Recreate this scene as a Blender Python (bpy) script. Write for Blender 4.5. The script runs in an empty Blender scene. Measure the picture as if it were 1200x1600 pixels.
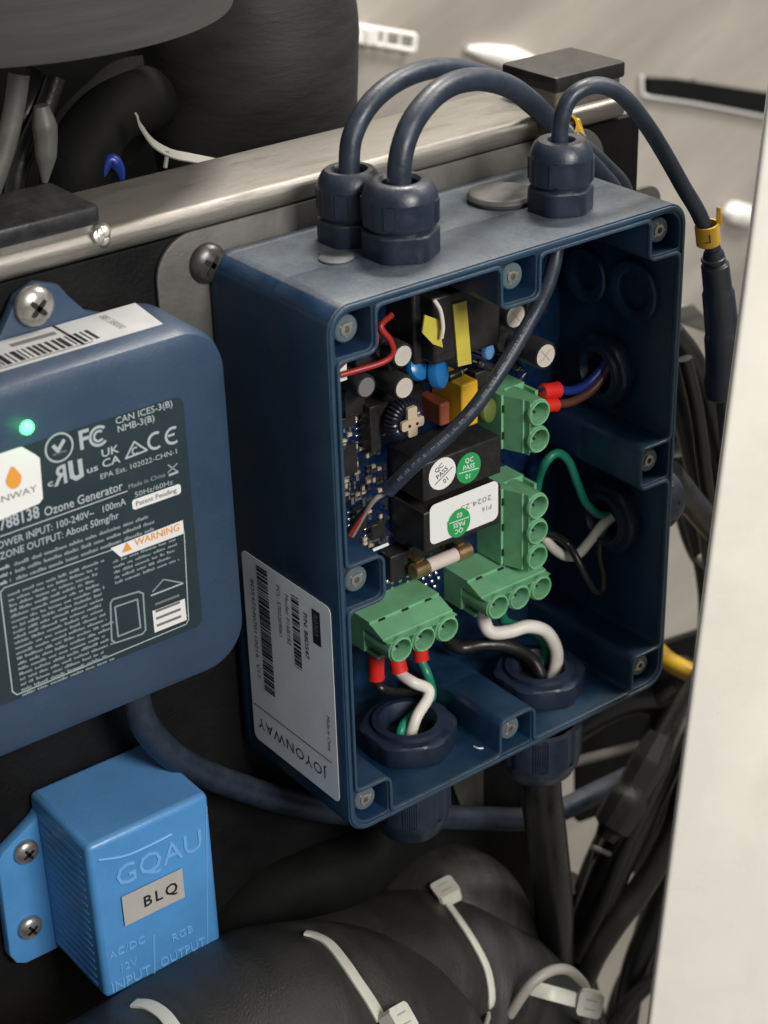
import bpy, bmesh, math, random
from mathutils import Vector, Matrix
random.seed(7)
sc = bpy.context.scene
# ------------------------------------------------------------------ camera, world, lights (1 unit = 1 dm)
sc.unit_settings.system = 'METRIC'; sc.unit_settings.scale_length = 0.1
CAMR = ((0.792769,-0.608877,-0.028040),(-0.306570,-0.358554,-0.881733),(0.526813,0.707607,-0.470914))
CAMC = Vector((-3.616,-4.106,2.962)); FPX = 2863.0
cd = bpy.data.cameras.new('camera'); cam = bpy.data.objects.new('camera', cd); sc.collection.objects.link(cam)
KX, KY, KZ = (Vector(r) for r in CAMR)
cam.matrix_world = Matrix(((KX.x,-KY.x,-KZ.x,CAMC.x),(KX.y,-KY.y,-KZ.y,CAMC.y),(KX.z,-KY.z,-KZ.z,CAMC.z),(0,0,0,1)))
cd.sensor_fit = 'HORIZONTAL'; cd.sensor_width = 36; cd.lens = FPX/1200*36
cd.clip_start = 0.1; cd.clip_end = 500
cd.dof.use_dof = True; cd.dof.focus_distance = 6.15
cd.dof.aperture_fstop = 1.9
sc.camera = cam
sc.view_settings.view_transform = 'Standard'; sc.view_settings.look = 'None'
sc.view_settings.gamma = 1.0; sc.view_settings.use_curve_mapping = False
sc.view_settings.exposure = 0.42
w = bpy.data.worlds.new('World'); sc.world = w; w.use_nodes = True
bg = w.node_tree.nodes['Background']; bg.inputs[0].default_value = (0.95,0.97,1.0,1); bg.inputs[1].default_value = 0.17

def area(name, loc, target, size, power, color, sy=None):
    l = bpy.data.lights.new(name, 'AREA'); l.energy = power; l.color = color; l.size = size
    if sy: l.shape = 'RECTANGLE'; l.size_y = sy
    o = bpy.data.objects.new(name, l); sc.collection.objects.link(o); o.location = loc
    d = Vector(target)-Vector(loc); o.rotation_euler = d.to_track_quat('-Z','Y').to_euler()
    return o
area('ceiling_lamp', (4.5, 4.0, 13.0), (0.3,0.3,0), 3.0, 1450, (1.0,0.95,0.88), 1.2)
area('room_lamp', (-0.5,-12.0,7.0), (0,0.3,-0.3), 4.5, 1500, (1.0,0.97,0.93))  # unseen fill light added behind the camera for the front faces
area('wall_lamp', (7.0,-2.0,9.0), (5,5,-2), 4.0, 850, (1.0,0.96,0.91))  # unseen light added to brighten the far wall

# ------------------------------------------------------------------ helpers
def ray(u, v): return KX*((u-600)/FPX) + KY*((v-800)/FPX) + KZ
def P(u, v, y): d = ray(u, v); return CAMC + d*((y-CAMC.y)/d.y)
def PX(u, v, x): d = ray(u, v); return CAMC + d*((x-CAMC.x)/d.x)
def PZ(u, v, z): d = ray(u, v); return CAMC + d*((z-CAMC.z)/d.z)
def Q(pts): return [P(*p) for p in pts]
ORG = {}
def tag(o, label, cat, group=None, kind=None):
    if label: o['label'] = label
    if cat: o['category'] = cat
    if group: o['group'] = group
    if kind: o['kind'] = kind
    return o
def thing(name, label, cat, loc, group=None):
    o = bpy.data.objects.new(name, None); sc.collection.objects.link(o); o.empty_display_size = 0.1
    o.location = loc; ORG[o.name] = Vector(loc); return tag(o, label, cat, group)
def obj(name, bm, mats, parent=None, ang=38, bevel=0, seg=2):
    """links a bmesh (world coordinates) as ONE object with its origin at its centre"""
    if not isinstance(mats, (list, tuple)): mats = [mats]
    bm.normal_update()
    me = bpy.data.meshes.new(name)
    vs = [v.co for v in bm.verts]
    lo = Vector([min(v[i] for v in vs) for i in range(3)]); hi = Vector([max(v[i] for v in vs) for i in range(3)])
    c = (lo+hi)/2
    if parent is None: c.z = lo.z
    bmesh.ops.translate(bm, verts=bm.verts, vec=-c)
    bm.to_mesh(me); bm.free()
    for m in mats: me.materials.append(m)
    me.shade_smooth(); me.set_sharp_from_angle(angle=math.radians(ang))
    o = bpy.data.objects.new(name, me); sc.collection.objects.link(o)
    if bevel:
        b = o.modifiers.new('bevel', 'BEVEL'); b.width = bevel; b.segments = seg; b.limit_method = 'ANGLE'; b.angle_limit = math.radians(40)
        b.harden_normals = False
    ORG[o.name] = c.copy()
    if parent is not None: o.parent = parent; o.location = c-ORG[parent.name]
    else: o.location = c
    return o
def BM(): return bmesh.new()
def setm(faces, mi):
    for f in faces: f.material_index = mi
def box(bm, lo, hi, mi=0):
    r = bmesh.ops.create_cube(bm, size=1.0)
    vs = r['verts']
    for v in vs: v.co = Vector([lo[i]+(v.co[i]+.5)*(hi[i]-lo[i]) for i in range(3)])
    setm({f for v in vs for f in v.link_faces}, mi); return vs
def frame(axis, up=None):
    z = Vector(axis).normalized(); u = Vector(up) if up else (Vector((0,0,1)) if abs(z.z) < .9 else Vector((1,0,0)))
    x = u.cross(z).normalized(); y = z.cross(x); return x, y, z
def lathe(bm, c, axis, prof, n=32, mi=0, mod=None, up=None, cap=True):
    """prof: (radius, height) along axis from c"""
    x, y, z = frame(axis, up); c = Vector(c); rings = []
    for r, h in prof:
        ring = []
        for k in range(n):
            a = 2*math.pi*k/n; rr = r*(mod(a, h) if mod else 1)
            ring.append(bm.verts.new(c+z*h+x*(rr*math.cos(a))+y*(rr*math.sin(a))))
        rings.append(ring)
    for a, b in zip(rings, rings[1:]):
        for k in range(n):
            f = bm.faces.new((a[k], a[(k+1)%n], b[(k+1)%n], b[k])); f.material_index = mi
    if cap:
        if prof[0][0] > 1e-5: bm.faces.new(rings[0][::-1]).material_index = mi
        if prof[-1][0] > 1e-5: bm.faces.new(rings[-1]).material_index = mi
def cyl(bm, c, axis, r, h, n=24, mi=0, b=0):
    p = [(r, 0), (r, h)] if not b else [(r-b, 0), (r, b), (r, h-b), (r-b*.3, h-b*.3), (r-b, h)]
    lathe(bm, c, axis, p, n, mi)
def spline(pts, sub=8):
    pts = [Vector(p) for p in pts]
    if len(pts) < 3: return pts
    out = []; e = [pts[0]*2-pts[1]]+pts+[pts[-1]*2-pts[-2]]
    for i in range(1, len(e)-2):
        p0, p1, p2, p3 = e[i-1:i+3]
        for k in range(sub):
            t = k/sub
            out.append(.5*((2*p1)+(p2-p0)*t+(2*p0-5*p1+4*p2-p3)*t*t+(3*p1-p0-3*p2+p3)*t**3))
    out.append(pts[-1]); return out
def tube(bm, pts, r, n=14, mi=0, sub=8, smooth=True, flat=None, up=None):
    """r: number or function of 0..1; flat: (half width, half thickness) for a strap whose width lies along 'up'"""
    pp = spline(pts, sub) if smooth else [Vector(p) for p in pts]
    N = len(pp); prev = None; rings = []
    for i, p in enumerate(pp):
        t = (pp[min(i+1, N-1)]-pp[max(i-1, 0)]).normalized()
        if flat and up is not None: u = Vector(up); u = (u-t*u.dot(t)).normalized()
        elif prev is None: u = frame(t)[0]
        else: u = (prev-t*prev.dot(t)).normalized()
        prev = u; v = t.cross(u); ring = []
        rr = r(i/(N-1)) if callable(r) else r
        if flat: shp = [(-1,-1),(1,-1),(1,1),(-1,1)]; ring = [bm.verts.new(p+u*(a*flat[0])+v*(b*flat[1])) for a, b in shp]
        else: ring = [bm.verts.new(p+(u*math.cos(2*math.pi*k/n)+v*math.sin(2*math.pi*k/n))*rr) for k in range(n)]
        rings.append(ring)
    m = len(rings[0])
    for a, b in zip(rings, rings[1:]):
        for k in range(m): bm.faces.new((a[k], a[(k+1)%m], b[(k+1)%m], b[k])).material_index = mi
    bm.faces.new(rings[0][::-1]).material_index = mi; bm.faces.new(rings[-1]).material_index = mi
def prism(bm, poly, o, ux, uy, depth, mi=0):
    """poly in (ux,uy) coordinates from o, extruded by vector depth"""
    o = Vector(o); ux = Vector(ux); uy = Vector(uy); depth = Vector(depth)
    a = [bm.verts.new(o+ux*p[0]+uy*p[1]) for p in poly]; b = [bm.verts.new(v.co+depth) for v in a]
    fs = [bm.faces.new(a[::-1]), bm.faces.new(b)]; n = len(a)
    for k in range(n): fs.append(bm.faces.new((a[k], a[(k+1)%n], b[(k+1)%n], b[k])))
    setm(fs, mi); bmesh.ops.recalc_face_normals(bm, faces=fs); return fs
def sheet(bm, pts, mi=0):
    f = bm.faces.new([bm.verts.new(Vector(p)) for p in pts]); f.material_index = mi; return f
def rpoly(x0, y0, x1, y1, r, n=5):
    out = []
    for cx, cy, a0 in ((x1-r, y1-r, 0), (x0+r, y1-r, 90), (x0+r, y0+r, 180), (x1-r, y0+r, 270)):
        for k in range(n+1):
            a = math.radians(a0+90*k/n); out.append((cx+r*math.cos(a), cy+r*math.sin(a)))
    return out
def circ(cx, cy, r, n=24, ry=None): return [(cx+r*math.cos(2*math.pi*k/n), cy+(ry or r)*math.sin(2*math.pi*k/n)) for k in range(n)]
def from_curve(bm, splines, depth, conv, bevel=0, mi=0):
    """filled outline(s) with holes, extruded over 'depth'; conv maps (x, y, h in -depth/2..depth/2) to the world"""
    cu = bpy.data.curves.new('tmp', 'CURVE'); cu.dimensions = '2D'; cu.fill_mode = 'BOTH'
    cu.extrude = max(depth/2-bevel, 0)
    if bevel: cu.bevel_depth = bevel; cu.bevel_resolution = 1; cu.offset = -bevel
    for s in splines:
        sp = cu.splines.new('POLY'); sp.points.add(len(s)-1); sp.use_cyclic_u = True
        for i, p in enumerate(s): sp.points[i].co = (p[0], p[1], 0, 1)
    ob = bpy.data.objects.new('tmp', cu); me = bpy.data.meshes.new_from_object(ob)
    add_mesh(bm, me, conv, mi); bpy.data.objects.remove(ob); bpy.data.curves.remove(cu)
def add_mesh(bm, me, conv, mi):
    vs = [bm.verts.new(conv(v.co)) for v in me.vertices]; fs = []
    for p in me.polygons:
        try: f = bm.faces.new([vs[i] for i in p.vertices]); f.material_index = mi; fs.append(f)
        except ValueError: pass
    bpy.data.meshes.remove(me)
    bmesh.ops.remove_doubles(bm, verts=vs, dist=1e-5)
    fs = [f for f in fs if f.is_valid]
    bmesh.ops.recalc_face_normals(bm, faces=fs)
def text(bm, s, o, ux, uy, size, mi=0, align='LEFT', sx=1.0, bold=0.0, lift=0.0, space=1.0):
    """flat lettering: baseline from o along ux, tops towards uy; cap height = size"""
    cu = bpy.data.curves.new('tmp', 'FONT'); cu.body = s; cu.size = size/0.73; cu.align_x = align
    cu.resolution_u = 2; cu.offset = bold*size; cu.space_character = space; cu.extrude = lift/2
    ob = bpy.data.objects.new('tmp', cu); me = bpy.data.meshes.new_from_object(ob)
    o = Vector(o); ux = Vector(ux).normalized(); uy = Vector(uy).normalized(); n = ux.cross(uy)
    vs = [bm.verts.new(o+ux*(v.co.x*sx)+uy*v.co.y+n*v.co.z) for v in me.vertices]
    for p in me.polygons:
        try: bm.faces.new([vs[i] for i in p.vertices]).material_index = mi
        except ValueError: pass
    bpy.data.meshes.remove(me); bpy.data.objects.remove(ob); bpy.data.curves.remove(cu)
# signed distance outlines (for the open housing with its screw pockets)
def srb(x, y, x0, y0, x1, y1, r):
    qx = abs(x-(x0+x1)/2)-(x1-x0)/2+r; qy = abs(y-(y0+y1)/2)-(y1-y0)/2+r
    return math.hypot(max(qx, 0), max(qy, 0))+min(max(qx, qy), 0)-r
def smax(a, b, k): h = max(k-abs(a-b), 0)/k; return max(a, b)+h*h*k/4
def isoline(fn, x0, y0, x1, y1, st, simp=.0006):
    nx = int((x1-x0)/st)+1; ny = int((y1-y0)/st)+1
    g = [[fn(x0+i*st, y0+j*st) for j in range(ny)] for i in range(nx)]
    def ip(i, j, k, l):
        a, b = g[i][j], g[k][l]; t = a/(a-b); return (x0+(i+(k-i)*t)*st, y0+(j+(l-j)*t)*st)
    nxt = {}; pos = {}
    for i in range(nx-1):
        for j in range(ny-1):
            c = [(i,j),(i+1,j),(i+1,j+1),(i,j+1)]; s = [g[a][b] < 0 for a, b in c]
            if all(s) or not any(s): continue
            es = []
            for k in range(4):
                a, b = c[k], c[(k+1)%4]
                if s[k] != s[(k+1)%4]:
                    key = (min(a,b), max(a,b)); pos[key] = ip(*key[0], *key[1]); es.append((key, s[k]))
            outs = [e for e, ins in es if ins]; ins_ = [e for e, ins in es if not ins]
            for a, b in zip(outs, ins_): nxt[a] = b
    loops = []
    while nxt:
        k0 = next(iter(nxt)); k = k0; lp = []
        while k in nxt: lp.append(pos[k]); k = nxt.pop(k)
        out = []
        for p in lp:
            while len(out) > 1:
                ax, ay = out[-2]; bx, by = out[-1]; d = math.hypot(p[0]-ax, p[1]-ay)
                if d < .25 and abs((bx-ax)*(p[1]-ay)-(by-ay)*(p[0]-ax))/(d+1e-9) < simp: out.pop()
                else: break
            out.append(p)
        if len(out) > 5: loops.append(out)
    return loops

# ------------------------------------------------------------------ materials
def mat(name, col, rough=.5, metal=0.0, var=0.0, vscale=8, bump=0.0, bscale=60, stretch=(1,1,1), dust=0.0, spec=.5, coat=0.0, emit=None, estr=0, bdist=.01, trans=0, dirt=None, sss=0, rot=None):
    m = bpy.data.materials.new(name); m.use_nodes = True; nt = m.node_tree; N = nt.nodes; L = nt.links
    b = N['Principled BSDF']; b.inputs['Base Color'].default_value = (*col, 1); b.inputs['Roughness'].default_value = rough
    b.inputs['Metallic'].default_value = metal; b.inputs['Specular IOR Level'].default_value = spec
    b.inputs['Coat Weight'].default_value = coat; b.inputs['Coat Roughness'].default_value = .15
    if trans: b.inputs['Transmission Weight'].default_value = trans
    if sss: b.inputs['Subsurface Weight'].default_value = sss; b.inputs['Subsurface Scale'].default_value = .02
    if emit: b.inputs['Emission Color'].default_value = (*emit, 1); b.inputs['Emission Strength'].default_value = estr
    tc = N.new('ShaderNodeTexCoord'); mp = N.new('ShaderNodeMapping'); mp.inputs['Scale'].default_value = stretch
    if rot: mp.vector_type = 'TEXTURE'; mp.inputs['Rotation'].default_value = rot
    L.new(tc.outputs['Object'], mp.inputs['Vector']); last = None
    def noise(s, d=4, ro=.55):
        n = N.new('ShaderNodeTexNoise'); n.inputs['Scale'].default_value = s; n.inputs['Detail'].default_value = d
        n.inputs['Roughness'].default_value = ro; L.new(mp.outputs[0], n.inputs['Vector']); return n
    def mix(fac, a, bcol):
        x = N.new('ShaderNodeMix'); x.data_type = 'RGBA'; L.new(fac, x.inputs['Factor'])
        if isinstance(a, tuple): x.inputs['A'].default_value = (*a, 1)
        else: L.new(a, x.inputs['A'])
        x.inputs['B'].default_value = (*bcol, 1); return x.outputs['Result']
    def ramp(src, a, c, lo=0., hi=1.):
        r = N.new('ShaderNodeMapRange'); r.inputs[1].default_value = a; r.inputs[2].default_value = c
        r.inputs[3].default_value = lo; r.inputs[4].default_value = hi; L.new(src, r.inputs[0]); return r.outputs[0]
    cur = tuple(col)
    if var:
        n = noise(vscale, 5, .6); cur = mix(ramp(n.outputs['Fac'], .35, .68, 0, 1), tuple(min(c*(1-var), 1) for c in col), tuple(min(c*(1+var), 1) for c in col))
        L.new(ramp(n.outputs['Fac'], .3, .7, max(rough-.09, .03), min(rough+.12, 1)), b.inputs['Roughness'])
    if dirt:
        n = noise(dirt[1], 6, .7); cur = mix(ramp(n.outputs['Fac'], .5, .72, 0, dirt[2]), cur, dirt[0])
    if dust:
        g = N.new('ShaderNodeNewGeometry'); sx = N.new('ShaderNodeSeparateXYZ'); L.new(g.outputs['Normal'], sx.inputs[0])
        up = ramp(sx.outputs['Z'], .35, .95); n = noise(14, 6, .7); n2 = noise(90, 3, .8)
        a = ramp(n.outputs['Fac'], .28, .70, .45, 1); a2 = ramp(n2.outputs['Fac'], .35, .65, .6, 1.1)
        mu = N.new('ShaderNodeMath'); mu.operation = 'MULTIPLY'; L.new(up, mu.inputs[0]); L.new(a, mu.inputs[1])
        mv = N.new('ShaderNodeMath'); mv.operation = 'MULTIPLY'; L.new(mu.outputs[0], mv.inputs[0]); L.new(a2, mv.inputs[1])
        mw = N.new('ShaderNodeMath'); mw.operation = 'MULTIPLY_ADD'; L.new(mv.outputs[0], mw.inputs[0]); mw.inputs[1].default_value = dust; mw.use_clamp = True
        sp = noise(160, 2, .5); L.new(ramp(sp.outputs['Fac'], .70, .74, 0, .30), mw.inputs[2])
        cur = mix(mw.outputs[0], cur, (.20,.19,.17))
    if not isinstance(cur, tuple): L.new(cur, b.inputs['Base Color'])
    if bump:
        n = noise(bscale, 3, .6); bp = N.new('ShaderNodeBump'); bp.inputs['Strength'].default_value = bump; bp.inputs['Distance'].default_value = bdist
        L.new(n.outputs['Fac'], bp.inputs['Height']); L.new(bp.outputs[0], b.inputs['Normal'])
    return m
M = dict(
 navy = mat('navy_housing_plastic', (.007,.030,.062), .42, var=.15, vscale=5, bump=.15, bscale=150, dust=.46, dirt=((.022,.048,.074), 6, .5)),
 navy_in = mat('navy_inner_plastic', (.005,.026,.062), .40, var=.2, vscale=6, bump=.12, bscale=120, dirt=((.022,.042,.066), 5, .6)),
 navy_rim = mat('navy_rim_plastic', (.020,.050,.082), .35, var=.12, bump=.1, bscale=120, dust=.2),
 gland = mat('dark_navy_nylon', (.012,.019,.035), .36, var=.2, vscale=12, bump=.1, bscale=90, dust=.25),
 nut = mat('dark_navy_nut', (.007,.015,.033), .5, var=.2, vscale=12, bump=.1, bscale=90),
 sticker = mat('grey_white_sticker', (.50,.50,.49), .5, var=.05),
 cable_navy = mat('navy_cable_sheath', (.014,.022,.037), .42, var=.25, vscale=14, bump=.12, bscale=50, dust=.2),
 black = mat('black_plastic', (.012,.012,.013), .4, var=.3, vscale=15, bump=.08, bscale=80, dust=.12),
 black_matt = mat('matt_black_board', (.0045,.0045,.0045), .6, var=.3, vscale=4, bump=.3, bscale=60, spec=.2),
 black_cable = mat('black_cable_sheath', (.009,.0088,.0085), .34, var=.3, vscale=9, bump=.15, bscale=40, dust=.06),
 relay = mat('relay_black', (.014,.013,.013), .42, var=.25, vscale=20, dust=.05, bump=.08),
 green = mat('green_terminal_plastic', (.15,.39,.20), .45, var=.12, vscale=10, bump=.06, bscale=60, dust=.1, sss=.15),
 pcb = mat('blue_solder_mask', (.002,.012,.045), .28, var=.3, vscale=25, coat=.4),
 white = mat('white_insulation', (.66,.62,.56), .42, var=.06, bump=.05),
 wire_green = mat('green_insulation', (.01,.20,.12), .4, var=.1),
 wire_red = mat('red_insulation', (.34,.022,.016), .42, var=.1),
 wire_blue = mat('blue_insulation', (.012,.03,.19), .35),
 wire_brown = mat('brown_insulation', (.10,.035,.025), .4),
 ferrule = mat('red_ferrule_plastic', (.62,.018,.012), .42),
 yellow = mat('yellow_tape', (.50,.43,.06), .4, var=.1),
 amber = mat('yellow_film_case', (.62,.36,.02), .38, var=.05),
 brick = mat('brown_film_case', (.25,.07,.03), .4, var=.1),
 cblue = mat('blue_disc_epoxy', (.01,.13,.34), .3),
 cpale = mat('pale_blue_epoxy', (.12,.30,.55), .35),
 olive = mat('olive_epoxy', (.10,.13,.03), .45),
 alu = mat('aluminium_can_top', (.62,.57,.50), .45, metal=.25, bump=.2, bscale=30),
 alu_line = mat('aluminium_score', (.36,.33,.29), .5, metal=.25),
 tin = mat('tinned_metal', (.7,.7,.68), .25, metal=1),
 brass = mat('brass_fuse_cap', (.55,.38,.20), .3, metal=.9, var=.1),
 ceramic = mat('fuse_ceramic', (.58,.50,.44), .5),
 beige = mat('beige_former', (.50,.40,.28), .5),
 steel = mat('stainless_steel', (.27,.255,.225), .44, metal=.75, var=.4, vscale=4, stretch=(.35,1,3), bump=.15, bscale=25, dirt=((.10,.09,.08), 4, .8)),
 plate = mat('grey_bracket_steel', (.115,.11,.10), .5, metal=.35, var=.15, vscale=6, bump=.12, bscale=60),
 screw = mat('screw_steel', (.42,.40,.36), .34, metal=.8, var=.15, vscale=30),
 screw_dark = mat('blackened_screw', (.10,.095,.09), .35, metal=.7, var=.2, vscale=30),
 slot = mat('screw_recess', (.006,.006,.006), .6),
 insert = mat('grey_insert_post', (.085,.12,.135), .4, var=.15, bump=.1),
 label = mat('white_label', (.84,.85,.86), .45, var=.03, bump=.04, bscale=12),
 ink = mat('black_ink', (.012,.012,.014), .5),
 ink_grey = mat('grey_ink', (.16,.15,.15), .5),
 ozone = mat('slate_blue_plastic', (.030,.055,.098), .38, var=.08, vscale=3, bump=.1, bscale=110, dust=.15),
 ozone_label = mat('dark_label_film', (.018,.032,.038), .34, var=.06),
 print_white = mat('white_print', (.37,.41,.42), .5),
 print_grey = mat('grey_print', (.24,.28,.29), .5),
 orange = mat('orange_print', (.70,.30,.04), .5),
 paper = mat('white_paper', (.74,.73,.71), .5),
 led = mat('green_led', (.1,1,.3), .3, emit=(.06,1,.16), estr=4),
 module = mat('bright_blue_plastic', (.068,.25,.53), .38, var=.10, vscale=3, bump=.12, bscale=100, dust=.22),
 emboss = mat('raised_blue_lettering', (.15,.37,.66), .32),
 tape = mat('grey_tape_label', (.40,.385,.35), .42, var=.04),
 foam = mat('black_foam_insulation', (.018,.0175,.0165), .62, var=.25, vscale=2.2, bump=.22, bscale=9, stretch=(1.2,1.2,5), bdist=.012, dust=.08, spec=.3),
 foam_dark = mat('shaded_black_foam', (.0045,.0045,.0043), .75, var=.3, vscale=4, bump=.3, bscale=30, spec=.12),  # darker copy of foam with the recess shade put into its colour
 foam2 = mat('black_pipe_wrap', (.013,.0128,.012), .46, var=.3, vscale=2.2, bump=.38, bscale=85, stretch=(2.4,1,.42), rot=(0,-.75,0), bdist=.008, dust=.05, dirt=((.050,.049,.046), 1.3, .75)),  # pale diagonal bands: soft highlights put into the colour, plus dust smudges
 drum = mat('grey_drum_plastic', (.056,.054,.051), .55, var=.12, vscale=3, stretch=(.4,.4,5), bump=.1, bscale=20),
 lit_white = mat('white_gelcoat', (.88,.86,.80), .25),  # near-white for the solid shapes that stand in for wall reflections
 old_tie = mat('dull_nylon', (.24,.235,.20), .45),  # nylon tie colour darkened to carry the shade behind the rail
 tie = mat('natural_nylon', (.55,.54,.47), .4, var=.06, sss=.3),
 door = mat('cream_gelcoat', (.88,.84,.74), .32, var=.05, vscale=2, dirt=((.66,.62,.53), 2.2, .28), bump=.1, bscale=10),
 wall = mat('beige_gelcoat_wall', (.39,.357,.308), .30, var=.32, vscale=1.0, stretch=(6,1,1.3), rot=(0,-.42,0), bump=.05, bscale=3, dirt=((.22,.20,.17), 1.3, .5)),  # diagonal streaks put the gelcoat's soft reflections into its colour
 yellow_pl = mat('yellow_marker_plastic', (.62,.38,.02), .42, var=.1),
 grey_sleeve = mat('dull_grey_sleeve', (.10,.098,.09), .5, var=.2),
 grey_cable = mat('grey_cable_sheath', (.30,.28,.25), .45, var=.1),
 qc_green = mat('green_sticker', (.02,.30,.08), .45),
 purple = mat('violet_magnet_wire', (.012,.012,.024), .3),
)

# ------------------------------------------------------------------ the setting
bm = BM(); box(bm, (-6, 5.0, -14), (16, 5.2, 8)); tag(obj('background_wall', bm, M['wall']), None, None, kind='structure')
bm = BM(); box(bm, (-6, -8, -14.2), (16, 5.0, -14)); tag(obj('floor', bm, M['wall']), None, None, kind='structure')

# ------------------------------------------------------------------ mounting: black board, steel rail, caps, bracket
bm = BM(); prism(bm, [(-5,-4.2),(.78,-4.2),(.78,-.80),(.82,-.76),(1.18,-.76),(1.18,1.01),(1.15,1.035),(-5,1.035)], (0,.665,0), (1,0,0), (0,0,1), (0,.035,0))
tag(obj('mounting_board', bm, M['black_matt'], bevel=.004), 'matt black board behind the blue boxes', 'board')
rail = thing('steel_rail', 'horizontal stainless square tube running behind the open navy box', 'rail', (0, .9, 1.05))
bm = BM(); from_curve(bm, [rpoly(.646, 1.040, 1.06, 1.122, .032)], 5.4, lambda c: Vector((c.z-1.62, c.x, c.y)))
obj('tube', bm, M['steel'], rail, ang=60)
bm = BM()
for k in range(6):
    lathe(bm, P(160+random.uniform(-9, 12), 370+random.uniform(-9, 7), .652), (random.uniform(-.3,.3), -1, .3), [(.001, .018), (.018, .014), (.026, .004), (.030, -.01)], 10)
bmesh.ops.recalc_face_normals(bm, faces=bm.faces); obj('weld_bead', bm, M['screw'], rail)
def post(x0, x1, y0, y1, zb, zt, label, seam):
    t = thing('steel_post', label, 'post', ((x0+x1)/2, (y0+y1)/2, zb), 'capped steel posts')
    bm = BM(); from_curve(bm, [rpoly(x0+.012, y0+.012, x1-.012, y1-.012, .02)], zt-.01-zb, lambda c: Vector((c.x, c.y, (zb+zt-.01)/2+c.z))); obj('tube', bm, M['steel'], t)
    bm = BM(); from_curve(bm, [rpoly(x0, y0, x1, y1, .02)], .058, lambda c: Vector((c.x, c.y, zt-.029+c.z)), bevel=.010); obj('end_cap', bm, M['black'], t)
    return t
post(-1.46, -1.10, .655, .97, 1.118, 1.20, 'steel post under a square black cap, above the screw of the ozone box', 0)
post(.75, 1.10, .66, .96, 1.118, 1.245, 'steel post stub under a square black cap, beside the arched navy cables', 0)
br = thing('mounting_bracket', 'grey sheet steel bracket with rounded corners between the open navy box and the board', 'bracket', (0, .65, -1.5))
bm = BM(); from_curve(bm, [[(.985-.14*(1-math.sin(math.radians(a))), 1.045-.14*(1-math.cos(math.radians(a)))) if False else (.845+.14*math.cos(math.radians(a)), .905+.14*math.sin(math.radians(a))) for a in range(0, 91, 10)]+[(-.795+.14*math.cos(math.radians(a)), .905+.14*math.sin(math.radians(a))) for a in range(90, 181, 10)]+[(-.935, -.12), (-.90, -.19), (-.70, -.22), (-.2, -.7), (.22, -1.55), (.32, -1.86), (.395, -1.86), (.395, -.9), (.985, -.9)]], .016, lambda c: Vector((c.x, .653+c.z, c.y)), bevel=.004); obj('plate', bm, M['plate'], br)
def phillips(parent, c, r, m, rot=.3, axis=(0,-1,0), washer=False):
    bm = BM(); c = Vector(c)
    lathe(bm, c, axis, [(r, 0), (r, r*.18), (r*.93, r*.34), (r*.72, r*.5), (r*.4, r*.6), (.0005, r*.63)], 28)
    x, y, z = frame(axis)
    for a in (rot, rot+math.pi/2):
        d = x*math.cos(a)+y*math.sin(a); e = z.cross(d)
        prism(bm, [(-.5*r, -.085*r), (-.3*r, -.13*r), (.3*r, -.13*r), (.5*r, -.085*r), (.5*r, .085*r), (.3*r, .13*r), (-.3*r, .13*r), (-.5*r, .085*r)], c+z*(r*.3), d, e, z*(r*.345), 1)
    return obj('screw', bm, [m, M['slot']], parent)
q = P(323, 410, .645); phillips(br, (q.x, .645, q.z), .066, M['screw_dark'], .9)
bm = BM(); from_curve(bm, [rpoly(.9, -1.0, 1.40, .70, .07, 6)], .02, lambda c: Vector((c.x, .76+c.z, c.y)), bevel=.004)
tag(obj('backing_plate', bm, M['plate']), 'small grey steel plate corner behind the right top corner of the open navy box', 'plate')

# ------------------------------------------------------------------ the open navy control box
W2, H2, D = .75, .965, .639
SX = (-.654, .003, .656); SZ = (.869, .003, -.869)
screws = [(x, z) for x in SX for z in SZ if not (abs(x) < .1 and abs(z) < .1)]
def bossbox(x, z, e):
    h = .086-e; x0, x1, z0, z1 = x-h, x+h, z-h, z+h
    if x < -.5: x0 = -2
    if x > .5: x1 = 2
    if z < -.5: z0 = -2
    if z > .5: z1 = 2
    return x0, z0, x1, z1
def f_outer(x, z, e=0): return srb(x, z, -W2+e, -H2+e, W2-e, H2-e, .085-e*.6)
def f_cav(x, z):
    a = srb(x, z, -W2+.036, -H2+.036, W2-.036, H2-.036, .05)
    b = min(srb(x, z, *bossbox(sx, sz, 0), .035) for sx, sz in screws)
    return smax(a, -b, .028)
def f_pock(x, z):
    a = f_outer(x, z, .030)
    b = min(srb(x, z, *bossbox(sx, sz, .016), .024) for sx, sz in screws)
    return smax(a, b, .012)
outer = isoline(f_outer, -.8, -1.02, .8, 1.02, .01)[0]
cav = max(isoline(f_cav, -.8, -1.02, .8, 1.02, .008), key=len)
pock = isoline(f_pock, -.8, -1.02, .8, 1.02, .008)
cav_lip = max(isoline(lambda x, z: f_cav(x, z)-.011, -.8, -1.02, .8, 1.02, .008), key=len)
lip_out = isoline(lambda x, z: f_outer(x, z, .006), -.8, -1.02, .8, 1.02, .01)[0]
lip_in = isoline(lambda x, z: f_outer(x, z, .019), -.8, -1.02, .8, 1.02, .01)[0]
hb = thing('junction_box', 'open dark navy plastic control box with a circuit board inside', 'control box', (0, .3, -H2))
def xz(y0, y1): return lambda c: Vector((c.x, (y0+y1)/2+c.z, c.y))
bm = BM(); from_curve(bm, [outer, cav]+pock, .30, xz(0, .30), bevel=.004)
from_curve(bm, [outer, cav], .294, xz(.296, .590)); from_curve(bm, [outer], .061, xz(.578, .639), bevel=.012)
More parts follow.
